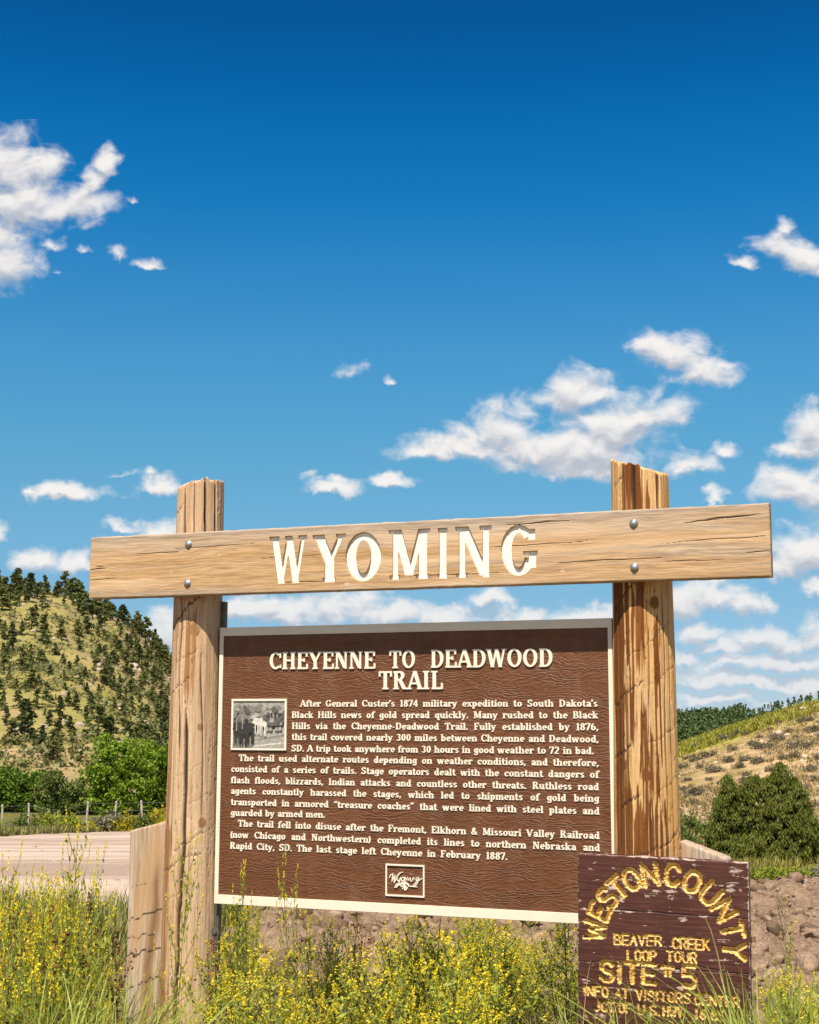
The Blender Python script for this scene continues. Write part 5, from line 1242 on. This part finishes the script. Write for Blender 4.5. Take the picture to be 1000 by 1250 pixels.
for (x, y, h) in plist:
    px, py = HC(x, y); g_ = on_ground(px, py, 100)
    if g_ is None:
        py += 6; g_ = on_ground(px, py, 100)
        if g_ is None: continue
    used.append((x, y)); put_pine(g_, h / 4.167 / F * g_.y * 1.05, *PL[1])
# skyline
for px in np.arange(-14, 232, 4.2):
    px = px + rng.uniform(-1.5, 1.5); a = (px - 500) / F; rz = None
    Yk = DL - rng.uniform(0, 30); X = a * Yk; p = Vector((X, Yk, float(gh(X, Yk))))
    if rng.random() < .13: continue
    put_pine(p, rng.uniform(2.6, 5.6), *PL[0])
n = 0
for _ in range(6000):
    x, y = rng.uniform(-20, 960), rng.uniform(150, 1000)
    edge = 330 + (y - 200) * .42
    pden = 1.0 if x > edge else (.9 if y < 250 and x < 140 else .10)
    if y > 700 and x < 560: pden = max(pden, .38)
    if rng.random() > pden or not free(x, y, 25 if x > edge else 42): continue
    px, py = HC(x, y); g_ = on_ground(px, py, 108)
    if g_ is None or g_.y > DL + 2: continue
    used.append((x, y)); n += 1
    put_pine(g_, rng.choice((rng.uniform(30, 60), rng.uniform(55, 105))) / 4.167 / F * g_.y, *(PL[2] if x > edge else PL[1]))
    if n > 170: break

def scrub():
    Q = []
    for _ in range(4200):
        px = rng.uniform(-20, 236); py = rng.uniform(705, 965); d = ray(px, py); Yk = rng.uniform(118, DL - 4); X = (px - 500) / F * Yk * 1.0
        n = fbm(X / 14, Yk / 14, 0, 3, 71)
        if n < .47: continue
        z = float(gh(X, Yk)); s = rng.uniform(.25, .75) * (1 + (rng.random() < .12)); C = np.array([X, Yk, z + s * .3]) + rng.normal(size=(14, 3)) * s * np.array([.42, .42, .26]); C[:, 2] = np.maximum(C[:, 2], z + .03)
        Q.append(leaves(C, s * .26, .7))
    tag(link('hill_scrub', quads_mesh('hill_scrub', np.concatenate(Q), [leaf_mat('olive_scrub', (.11, .12, .035), (.24, .23, .085), .18)])), 'low olive scrub between the pines of the left hill', 'scrub', None, 'stuff')
scrub()

# --- far wooded ridge on the right: a mass of small conifers
def forest():
    Q = []
    for _ in range(3600):
        Y = rng.uniform(330, 560); px = rng.uniform(520, 1080)
        if px > 905 and rng.random() < .78: continue
        X = (px - 500) / F * Y; z = float(gh(X, Y)); h = rng.uniform(2.6, 5.2) * (1 if px < 910 else .7)
        nq = 26; t = rng.random(nq) ** .8; a = rng.uniform(0, 6.28, nq); R0 = .26 * h * (1 - t) + .05
        C = np.stack([X + np.cos(a) * R0, Y + np.sin(a) * R0, z + h * (.08 + .92 * t)], 1)
        Q.append(leaves(C, .42, .6))
    tag(link('distant_forest', quads_mesh('distant_forest', np.concatenate(Q), [leaf_mat('far_conifers', (.035, .060, .016), (.10, .14, .035), .12)])), 'dark mass of conifers covering the far ridge behind the dry slope', 'forest', None, 'stuff')
forest()

# --- sagebrush over the dry slope
def brush_variant(seed):
    global rng; keep = rng; rng = np.random.default_rng(seed); Q = []
    for i in range(34):
        d = rand_dirs(1)[0]; d[2] = abs(d[2]) * .8; c = d * np.array([.5, .5, .62]) * rng.uniform(.45, 1.0)
        pts = c + rng.normal(size=(16, 3)) * .085
        pts[:, 2] = np.maximum(pts[:, 2], .01)
        Q.append(leaves(pts, .065, .40, np.array([0, 0, 1.0]), .4))
    rng = keep
    return quads_mesh('foliage', np.concatenate(Q), [lf_sage2])
lf_sage2 = leaf_mat('grey_sage', (.105, .092, .050), (.215, .185, .115), .15)
twig = plain_mat('grey_twigs', (.14, .11, .08), .9, .1, .2, 20)
brushes = [brush_variant(300 + i) for i in range(6)]
stems = []
for i in range(2):
    m = MB()
    for k in range(7):
        a = k * .9 + i; m.tube([(0, 0, -.08), (.16 * math.cos(a), .16 * math.sin(a), .18), (.34 * math.cos(a), .34 * math.sin(a), .38)], [.022, .014, .004], 4)
    t = m.build('stem', twig); stems.append(t.data); bpy.data.objects.remove(t)
SB = [(435, 350, 80), (505, 330, 60), (745, 358, 90), (600, 385, 60), (650, 405, 120), (705, 405, 70), (330, 455, 100), (445, 490, 70), (545, 480, 60), (625, 490, 100), (850, 462, 70), (240, 482, 80), (190, 470, 50), (170, 525, 70), (272, 525, 50), (365, 548, 110), (510, 525, 70), (700, 545, 60), (560, 570, 60), (610, 605, 70), (540, 615, 70), (250, 690, 120), (170, 670, 70), (235, 745, 60), (960, 540, 70), (970, 300, 110), (895, 242, 60), (945, 238, 50), (850, 400, 80), (975, 605, 60), (920, 715, 40), (300, 345, 40), (250, 400, 50), (860, 345, 50), (930, 400, 60), (990, 470, 50), (780, 470, 50), (470, 420, 60), (400, 620, 50), (330, 600, 40), (860, 640, 45), (930, 650, 50), (980, 760, 60), (200, 600, 50), (290, 760, 50), (860, 180, 40), (760, 250, 40), (700, 290, 36), (820, 300, 40), (560, 320, 40), (640, 340, 36)]
for (x, y, wpx) in SB:
    g_ = on_ground(800 + x / 5, 830 + (y + 16) / 5, 30)
    if g_ is None or g_.y > 140: continue
    w = wpx / 5 / F * g_.y
    root = empty('sagebrush', g_, rng.uniform(0, 6.28)); w *= 1.25
    root.scale = (w, w, w * rng.uniform(.75, 1.0) * (1 if wpx < 95 else .6))
    tag(root, 'grey sagebrush growing on the dry sandy slope right of the marker', 'bush', 'sagebrush on the dry slope')
    link('foliage', brushes[int(rng.integers(6))], root); link('stem', stems[int(rng.integers(2))], root)
def tufts(name, label, cat, n, region, h, mat, nbl=7, w=.03):
    Q = []
    for _ in range(n):
        X, Y = region()
        z = float(gh(X, Y)); s = rng.uniform(.6, 1.3) * h
        a = rng.uniform(0, 6.28, nbl); l = rng.uniform(.2, .8, nbl) * s
        B_ = np.stack([X + rng.normal(size=nbl) * s * .35, Y + rng.normal(size=nbl) * s * .35, np.full(nbl, z - .02)], 1)
        T_ = B_ + np.stack([np.cos(a) * l, np.sin(a) * l, s * rng.uniform(.6, 1.1, nbl)], 1)
        sd_ = np.stack([np.sin(a) * w, -np.cos(a) * w, np.zeros(nbl)], 1)
        Q.append(np.stack([B_ - sd_, B_ + sd_, T_], 1))
    return tag(link(name, tris_mesh(name, np.concatenate(Q), [mat])), label, cat, None, 'stuff')
def even(p0, p1, y0, y1, bias=1.0):
    def f():
        Y = y0 + (y1 - y0) * rng.random() ** bias; return (rng.uniform(p0, p1) - 500) / F * Y, Y
    return f
def reg(p0, p1, y0, y1, bias=1.0):
    def f():
        while True:                                # grows in patches
            Y = y0 + (y1 - y0) * rng.random() ** bias; X = (rng.uniform(p0, p1) - 500) / F * Y
            if rng.random() < .12 or float(fbm(X / (.06 * Y + .6), Y / (.14 * Y + 1), 0, 2, 91)) > .47: return X, Y
    return f
tufts('dry_grass', 'short straw coloured grass over the dry slope', 'grass', 7600, reg(560, 1080, 42, 122), .22, leaf_mat('straw_grass', (.20, .145, .05), (.40, .30, .14), .2), 7, .030)
tufts('yellow_bloom', 'band of yellow green bloom along the crest of the dry slope', 'wild flowers', 2600, lambda: (lambda Y, px: ((px - 500) / F * Y, Y))(rng.uniform(104, 130), 1000 - 200 * rng.random() ** .62), .34, leaf_mat('crest_bloom', (.15, .165, .025), (.38, .345, .045), .25), 8, .06)

tufts('near_verge', 'patchy green grass along the near edge of the road', 'grass', 2600, reg(-260, 300, 8.6, 15.6), .30, leaf_mat('near_verge_blades', (.13, .15, .03), (.33, .31, .09), .25), 9, .010)
tufts('verge_grass', 'olive green grass along the far edge of the road', 'grass', 2600, lambda: (lambda px: (lambda Y: ((px - 500) / F * Y, Y))(float(road_far((px - 500) / F)) + .8 + rng.random() ** 1.4 * max(6.0, 79 - float(road_far((px - 500) / F)))))(rng.uniform(-60, 260)), .34, leaf_mat('verge_blades', (.12, .13, .03), (.27, .24, .07), .25), 8, .035)

tufts('weed_grass', 'green and yellow weeds between the dug earth and the juniper', 'weeds', 2200, reg(420, 1090, 22, 38), .20, leaf_mat('weed_blades', (.13, .13, .025), (.38, .32, .07), .3), 8, .022)

# --- roadside fence and the overhead wire
fpost = plain_mat('weathered_fence_post', (.46, .41, .34), .9, .1, .25, 8)
wire_m = plain_mat('grey_wire', (.30, .30, .29), .5, .4, .1, 5, .5)
def fence():
    Y = 71.5; root = empty('wire_fence', (to_world(45, 1000, Y).x, Y, float(gh(to_world(45, 1000, Y).x, Y)))); tag(root, 'roadside wire fence on pale wooden posts before the green trees', 'fence')
    xs = [(14, .0), (45, .05), (80, -.35), (115, .1), (149, .08), (180, .1), (212, .1), (-18, .0), (-50, .05)]
    pts = []
    for px, dh in sorted(xs):
        x = (px - 500) / F * Y - root.location.x; zt = 1.30 + dh + (px - 14) * .0007
        r_ = .055 if dh > -.2 else .035
        m = MB(); m.tube([(x, 0, -.3), (x + rng.normal() * .01, 0, zt * .5), (x + rng.normal() * .03, 0, zt)], [r_ * 1.1, r_, r_ * .95], 8)
        m.build('post', fpost, root); pts.append((x, zt))
    for k in (.42, .68, .92):
        m = MB(); m.tube([(x, -.06, zt * k) for x, zt in pts], .006, 4); m.build('wire', wire_m, root)
fence()
def wire():
    Y = 95.0; a = to_world(236, 880, Y); b = to_world(60, 955, Y + 4); gz = float(gh(a.x, Y))
    root = empty('utility_pole', (a.x, Y, gz)); tag(root, 'utility pole behind the left log post, its thin wire slanting down before the pine hill', 'pole')
    m = MB(); m.tube([(0, 0, -.4), (0, 0, a.z - gz + .2)], [.13, .10], 8); m.build('pole', fpost, root)
    o = Vector((a.x, Y, gz)); pts = [a.lerp(b, t) - o - Vector((0, 0, 1.1 * t * (1 - t) * 4 * .45)) for t in np.linspace(0, 1, 14)]
    m = MB(); m.tube(pts, .014, 4); m.build('wire', wire_m, root)
wire()

# --- loose earth and stones
def stones(name, label, cat, n, region, size, mat, squash=.7, emb=.3):
    import bmesh
    bm = bmesh.new(); bmesh.ops.create_icosphere(bm, subdivisions=2, radius=1.0); bm.verts.ensure_lookup_table()
    bv = np.array([v.co[:] for v in bm.verts]); bf = np.array([[v.index for v in f.verts] for f in bm.faces]); bm.free()
    V = []; L = []
    for i in range(n):
        X, Y = region(); s = size(Y)
        if s is None: continue
        w = bv * rng.uniform(.82, 1.2, (len(bv), 1)) * np.array([1, rng.uniform(.7, 1.2), squash]) * s
        for _k in range(4):                       # broken faces
            nn_ = rand_dirs(1)[0]; dd_ = rng.uniform(.35, .7) * s
            w = w - np.maximum(w @ nn_ - dd_, 0)[:, None] * nn_
        a = rng.uniform(0, 6.28); c, q = math.cos(a), math.sin(a)
        w = np.stack([w[:, 0] * c - w[:, 1] * q, w[:, 0] * q + w[:, 1] * c, w[:, 2]], 1)
        L.append(bf + len(V) * len(bv)); V.append(w + np.array([X, Y, float(gh(X, Y)) + s * squash * emb]))
    L = np.concatenate(L)
    return tag(link(name, mesh_np(name, np.concatenate(V), L.ravel(), np.full(len(L), 3), [mat])), label, cat, None, 'stuff')
def island_mat(name, c0, c1, rough=.95):
    m, g, b = new_mat(name, rough, .08); geo = g.n('ShaderNodeNewGeometry')
    c = g.ramp(geo.outputs['Random Per Island'], [(0, c0), (1, c1)]); n = g.noise(obj_co(g), 30, 4)
    setc(g, b, g.mix(g.ramp(n, [(.35, .5), (.6, 0.0)]), c, tuple(x * .55 for x in c0))); bump(g, b, n, .6, .02); return m
clodm = island_mat('dug_earth', (.125, .078, .047), (.37, .255, .175))
stones('loose_gravel', 'loose stones scattered over the pink gravel road', 'gravel', 1800, even(-60, 235, 15.5, 45, 1.6), lambda Y: .008 + rng.exponential(.012), island_mat('road_stone', (.30, .22, .17), (.60, .48, .40)), .6, .4)
stones('earth_clods', 'heap of brown clods and stones turned up behind the marker', 'dug earth', 5200, even(255, 1030, 7.2, 21.5, 1.2), lambda Y: min(.11, .008 + .009 * rng.random() ** -.7 * (.6 + Y * .03)), clodm, .75, .25)
stones('hill_rocks', 'pale broken rocks strewn over the pine hill', 'rocks', 800, even(-30, 300, 125, 338), lambda Y: min(.7, .10 + rng.exponential(.17)), island_mat('pale_rock', (.30, .22, .15), (.52, .43, .34)), .65, .2)
stones('slope_stones', 'pale stones strewn over the dry slope', 'rocks', 900, reg(800, 1040, 45, 120), lambda Y: .03 + rng.exponential(.05), island_mat('pale_stone', (.38, .28, .18), (.60, .50, .38)), .6, .2)

# --- yellow sweet clover
fl_m = leaf_mat('sweet_clover_flowers', (.76, .58, .018), (.90, .77, .055), .38, .6)
cl_leaf = leaf_mat('sweet_clover_leaves', (.25, .285, .026), (.45, .47, .075), .4)
cl_stem = plain_mat('sweet_clover_stem', (.15, .17, .040), .7, .2, .3, 30)
def clover_variant(seed, bushy=1.0):
    global rng; keep = rng; rng = np.random.default_rng(seed)
    m = MB(); Fq, Lq = [], []
    lean = Vector((rng.normal() * .09, rng.normal() * .09, 0))
    main = [Vector((0, 0, -.05)), Vector((0, 0, .35)) + lean * .25, Vector((0, 0, .7)) + lean * .6, Vector((0, 0, 1.0)) + lean]
    m.tube(main, [.0050, .0042, .0030, .0014], 4)
    def at_main(t):
        k = min(2, int(t * 3)); return main[k].lerp(main[k + 1], t * 3 - k)
    def raceme(p, d, L):
        n = int(15 * L / .055) + 4
        t = rng.random(n); a = rng.uniform(0, 6.28, n); d = np.array(d); u = np.cross(d, [.3, .5, .8]); u /= np.linalg.norm(u); v = np.cross(d, u)
        r_ = .0058 * (1.15 - .75 * t)
        C = np.array(p) + d * (t * L)[:, None] + (u * np.cos(a)[:, None] + v * np.sin(a)[:, None]) * r_[:, None]
        Fq.append(leaves(C, .0050, .62)); 
    def leaf(p, n=3, s=.0115):
        C = np.array(p) + rng.normal(size=(n, 3)) * .012; Lq.append(leaves(C, s, .42))
    nb = int(rng.integers(13, 19) * bushy)
    for i in range(nb):
        t = .22 + .74 * (i + rng.random()) / nb; p = at_main(t); a = i * 2.4 + rng.normal() * .5; L = (.34 * (1.08 - t) + .05) * rng.uniform(.7, 1.25)
        d0 = Vector((math.cos(a) * .75, math.sin(a) * .75, .8)).normalized(); q1 = p + d0 * L * .5; q2 = q1 + (d0 + Vector((0, 0, .55))).normalized() * L * .5
        m.tube([p, q1, q2], [.0026, .0019, .0010], 3)
        up_ = (d0 * .5 + Vector((0, 0, 1)) + Vector(rng.normal(size=3) * .15)).normalized()
        raceme(q2, up_, rng.uniform(.035, .075)); m.tube([q2, q2 + up_ * .06], [.0010, .0005], 3)
        for k in range(int(L / .035) + 1):
            f = rng.random(); leaf(p.lerp(q1, f * 2) if f < .5 else q1.lerp(q2, f * 2 - 1))
        for k in range(int(L / .11)):
            f = rng.uniform(.35, 1); b_ = p.lerp(q1, f * 2) if f < .5 else q1.lerp(q2, f * 2 - 1)
            dd = (Vector(rng.normal(size=3)) * .6 + Vector((0, 0, 1))).normalized(); e = b_ + dd * rng.uniform(.02, .05)
            m.tube([b_, e], [.0011, .0008], 3); raceme(e, (dd + Vector((0, 0, .6))).normalized(), rng.uniform(.02, .05))
    raceme(main[-1], (lean * .5 + Vector((0, 0, 1))).normalized(), .07)
    for k in range(26): leaf(at_main(rng.uniform(.08, .9)) + Vector(rng.normal(size=3) * .012), 3, .013)
    rng = keep
    st = m.build('flower_spray', cl_stem); sm = st.data; bpy.data.objects.remove(st)
    import bmesh
    bm = bmesh.new(); bm.from_mesh(sm); n0 = len(bm.faces); bm.from_mesh(quads_mesh('t', np.concatenate(Fq), [fl_m])); bm.faces.ensure_lookup_table()
    for f in bm.faces[n0:]: f.material_index = 1
    bm.to_mesh(sm); bm.free(); sm.materials.append(fl_m)
    return sm, quads_mesh('leaves', np.concatenate(Lq), [cl_leaf])
clovers = [clover_variant(500 + i, 1.0 + .25 * (i % 3)) for i in range(12)]
LIMX = [-60, 0, 40, 90, 130, 150, 165, 222, 240, 300, 340, 400, 470, 560, 700, 712, 905, 930, 960, 1000, 1060]
LIMY = [1128, 1132, 1125, 1115, 1130, 1165, 1215, 1205, 1140, 1132, 1165, 1165, 1135, 1122, 1120, 1235, 1230, 1160, 1195, 1200, 1200]
def put_clover(px, Y, ytop, label, group, slim=1.0):
    X = (px - 500) / F * Y; gz = float(gh(X, Y)); H = to_world(px, ytop, Y).z - gz
    if H < .25 or H > 1.6: return False
    sm, lm = clovers[int(rng.integers(len(clovers)))]
    root = empty('sweet_clover', (X, Y, gz), rng.uniform(0, 6.28)); s = (.55 + .45 * H) * slim
    root.scale = (s * rng.uniform(.85, 1.15),) * 2 + (H,)
    tag(root, label, 'wildflower', group)
    link('flower_spray', sm, root); link('leaves', lm, root); return True
CL = {'left': ('yellow sweet clover in bloom in the patch left of the marker by the road', 'sweet clover left of the marker'),
      'mid': ('yellow sweet clover in bloom in the thicket before the brown panel', 'sweet clover before the panel'),
      'back': ('yellow sweet clover in bloom behind the marker, seen under the brown panel', 'sweet clover behind the marker'),
      'right': ('yellow sweet clover in bloom among tall grass right of the county sign', 'sweet clover right of the county sign')}
tall = [(93, 4.7, 1030, 'tallest yellow clover spray, reaching up over the pale gravel road'), (45, 4.8, 1064, 'slender yellow clover spray over the road, near the left picture edge'), (138, 4.9, 1068, 'yellow clover spray just left of the short plank post'), (303, 5.1, 1078, 'yellow clover spray covering the lower left corner of the brown panel'),
        (371, 5.0, 1070, 'forked yellow clover spray rising over the lower edge of the brown panel'), (222, 5.2, 1042, 'thin yellow clover spray climbing in front of the left log post'), (945, 6.3, 1112, 'yellow clover spray before the dug earth right of the county sign')]
for px, Y, yt, lab in tall: put_clover(px, Y, yt, lab, None, .42)
def scatter(n, p0, p1, y0, y1, key, jit=45, extra=0, slim=1.0):
    c = 0
    while c < n:
        px = rng.uniform(p0, p1); Y = rng.uniform(y0, y1)
        if 698 < px < 925 and Y < 6.2: continue
        if 118 < px < 252 and Y < 6.4 and rng.random() < .97: continue
        yt = np.interp(px, LIMX, LIMY) + extra + rng.exponential(jit)
        if yt > 1262: continue
        if put_clover(px, Y, yt, *CL[key], slim): c += 1
scatter(54, -30, 160, 4.3, 8.0, 'left', 60, 0, .8)
scatter(26, 258, 480, 6.8, 8.6, 'back', 22, -38, .55); scatter(20, -30, 112, 4.4, 6.0, 'left', 22, -38, .55)
scatter(46, 222, 618, 4.5, 5.6, 'mid', 60, 25)
scatter(70, 235, 706, 6.9, 9.6, 'back', 45, 20); scatter(40, 470, 706, 6.6, 8.8, 'back', 30, 0)
scatter(14, 905, 1030, 4.6, 7.5, 'right', 30)

# --- tall grass
def blades(name, label, cat, specs, mat, heads=0):
    Q = []
    for (n, p0, p1, y0, y1, yt0, yt1, lean, w) in specs:
        for _ in range(n):
            Y = rng.uniform(y0, y1); px = rng.uniform(p0, p1); X = (px - 500) / F * Y; gz = float(gh(X, Y))
            H = to_world(px, rng.uniform(yt0, yt1), Y).z - gz
            if H < .15: continue
            a = rng.uniform(0, 6.28); L = abs(rng.normal()) * lean * H + .03; bend = rng.uniform(0.2, 1.0); ww = w * rng.uniform(.6, 1.3); tw = rng.uniform(0, 6.28)
            ts = np.linspace(0, 1, 8); out = L * (ts ** 2.0); up_ = H * (1.05 * ts - (.10 + .35 * bend * (L / H)) * ts ** 4)
            C = np.stack([X + np.cos(a) * out, Y + np.sin(a) * out, gz - .02 + up_], 1)
            s = np.array([math.cos(tw), math.sin(tw), 0]) * (ww * (1 - ts ** 1.8 * .95))[:, None]
            l, r_ = C - s, C + s
            Q.append(np.stack([l[:-1], r_[:-1], r_[1:], l[1:]], 1))
    Q = np.concatenate(Q)
    # blades stay connected strips of quads
    return tag(link(name, quads_mesh(name, Q, [mat])), label, cat, None, 'stuff')
def blade_mat(name, c0, c1):
    m, g, b = new_mat(name, .5, .3); co = obj_co(g)
    n = g.noise(g.map(co, sc=(1, 1, .08)), 60, 3); c = g.ramp(n, [(.3, c0), (.7, c1)])
    setc(g, b, c); t = g.n('ShaderNodeBsdfTranslucent', {0: c}); mx = g.n('ShaderNodeMixShader', {0: .3, 1: b.outputs[0], 2: t.outputs[0]})
    out = next(x for x in m.node_tree.nodes if x.type == 'OUTPUT_MATERIAL'); g.nt.links.new(mx.outputs[0], out.inputs[0]); return m
gm = blade_mat('green_blades', (.17, .22, .02), (.43, .46, .10)); sm_ = blade_mat('straw_blades', (.33, .24, .09), (.55, .43, .22))
blades('tall_grass', 'tall arching green grass round the foot of the marker', 'grass',
       [(1300, -30, 165, 4.0, 5.0, 1135, 1255, .45, .0072), (90, 150, 235, 4.2, 5.4, 1150, 1280, .25, .0036), (620, 890, 1040, 4.1, 5.3, 1140, 1255, .55, .0074), (50, 900, 1010, 4.2, 5.0, 1110, 1180, .6, .0070), (330, 690, 905, 4.4, 5.2, 1172, 1250, .42, .0062),
        (420, 220, 705, 4.4, 6.4, 1190, 1300, .35, .0030), (500, -40, 720, 6.6, 10.0, 1170, 1290, .5, .0034), (250, 880, 1050, 6.2, 9.5, 1180, 1290, .6, .004)], gm)
blades('straw_grass', 'dry straw stalks among the green grass', 'grass', [(170, -30, 235, 4.1, 6.0, 1105, 1250, .35, .0022), (150, 230, 700, 4.6, 8.5, 1125, 1250, .4, .0020), (40, 700, 1030, 4.4, 5.4, 1165, 1260, .45, .0018)], sm_)
def dry_stem():
    Y = 5.15; b = to_world(896, 1262, Y); t1 = to_world(876, 1165, Y); t2 = to_world(868, 1136, Y); t3 = to_world(861, 1120, Y)
    m = MB(); gz = float(gh(b.x, Y)); m.tube([(b.x + .03, Y, gz - .03), b, t1, t2, t3], [.0030, .0028, .0024, .002, .0012], 5)
    tag(m.build('dry_grass_stem', sm_), 'single dry straw stem leaning across the lower right of the county sign', 'grass stem')
dry_stem()
# reddish brown seed stalks of dock in the left patch
dockm = island_mat('dock_seeds', (.11, .045, .022), (.26, .12, .055), .9)
def dock(px, Y, ytop, label):
    X = (px - 500) / F * Y; gz = float(gh(X, Y)); H = to_world(px, ytop, Y).z - gz
    root = empty('dock_plant', (X, Y, gz)); tag(root, label, 'weed', 'brown dock stalks')
    m = MB(); m.tube([(0, 0, -.05), (.01, 0, H * .5), (.03, .01, H)], [.004, .0035, .002], 5)
    Q = []
    for k in range(5):
        h = H * (.62 + .07 * k); a = k * 2.1; d = np.array([.35 * math.cos(a), .35 * math.sin(a), 1.0]); d /= np.linalg.norm(d)
        t = rng.random(70); C = np.array([.03 * h / H, 0, h]) + d * (t * .14)[:, None] + rng.normal(size=(70, 3)) * .007; Q.append(leaves(C, .0052, .8))
    m.build('stem', cl_stem, root); link('seed_head', quads_mesh('seed_head', np.concatenate(Q), [dockm]), root)
for px, Y, yt in ((72, 4.6, 1118), (24, 4.5, 1112), (115, 4.8, 1100), (150, 4.7, 1150), (48, 5.0, 1125), (95, 5.2, 1108), (10, 5.1, 1135), (435, 5.4, 1130), (265, 5.2, 1160)): dock(px, Y, yt, 'reddish brown dock seed stalk among the yellow clover' )
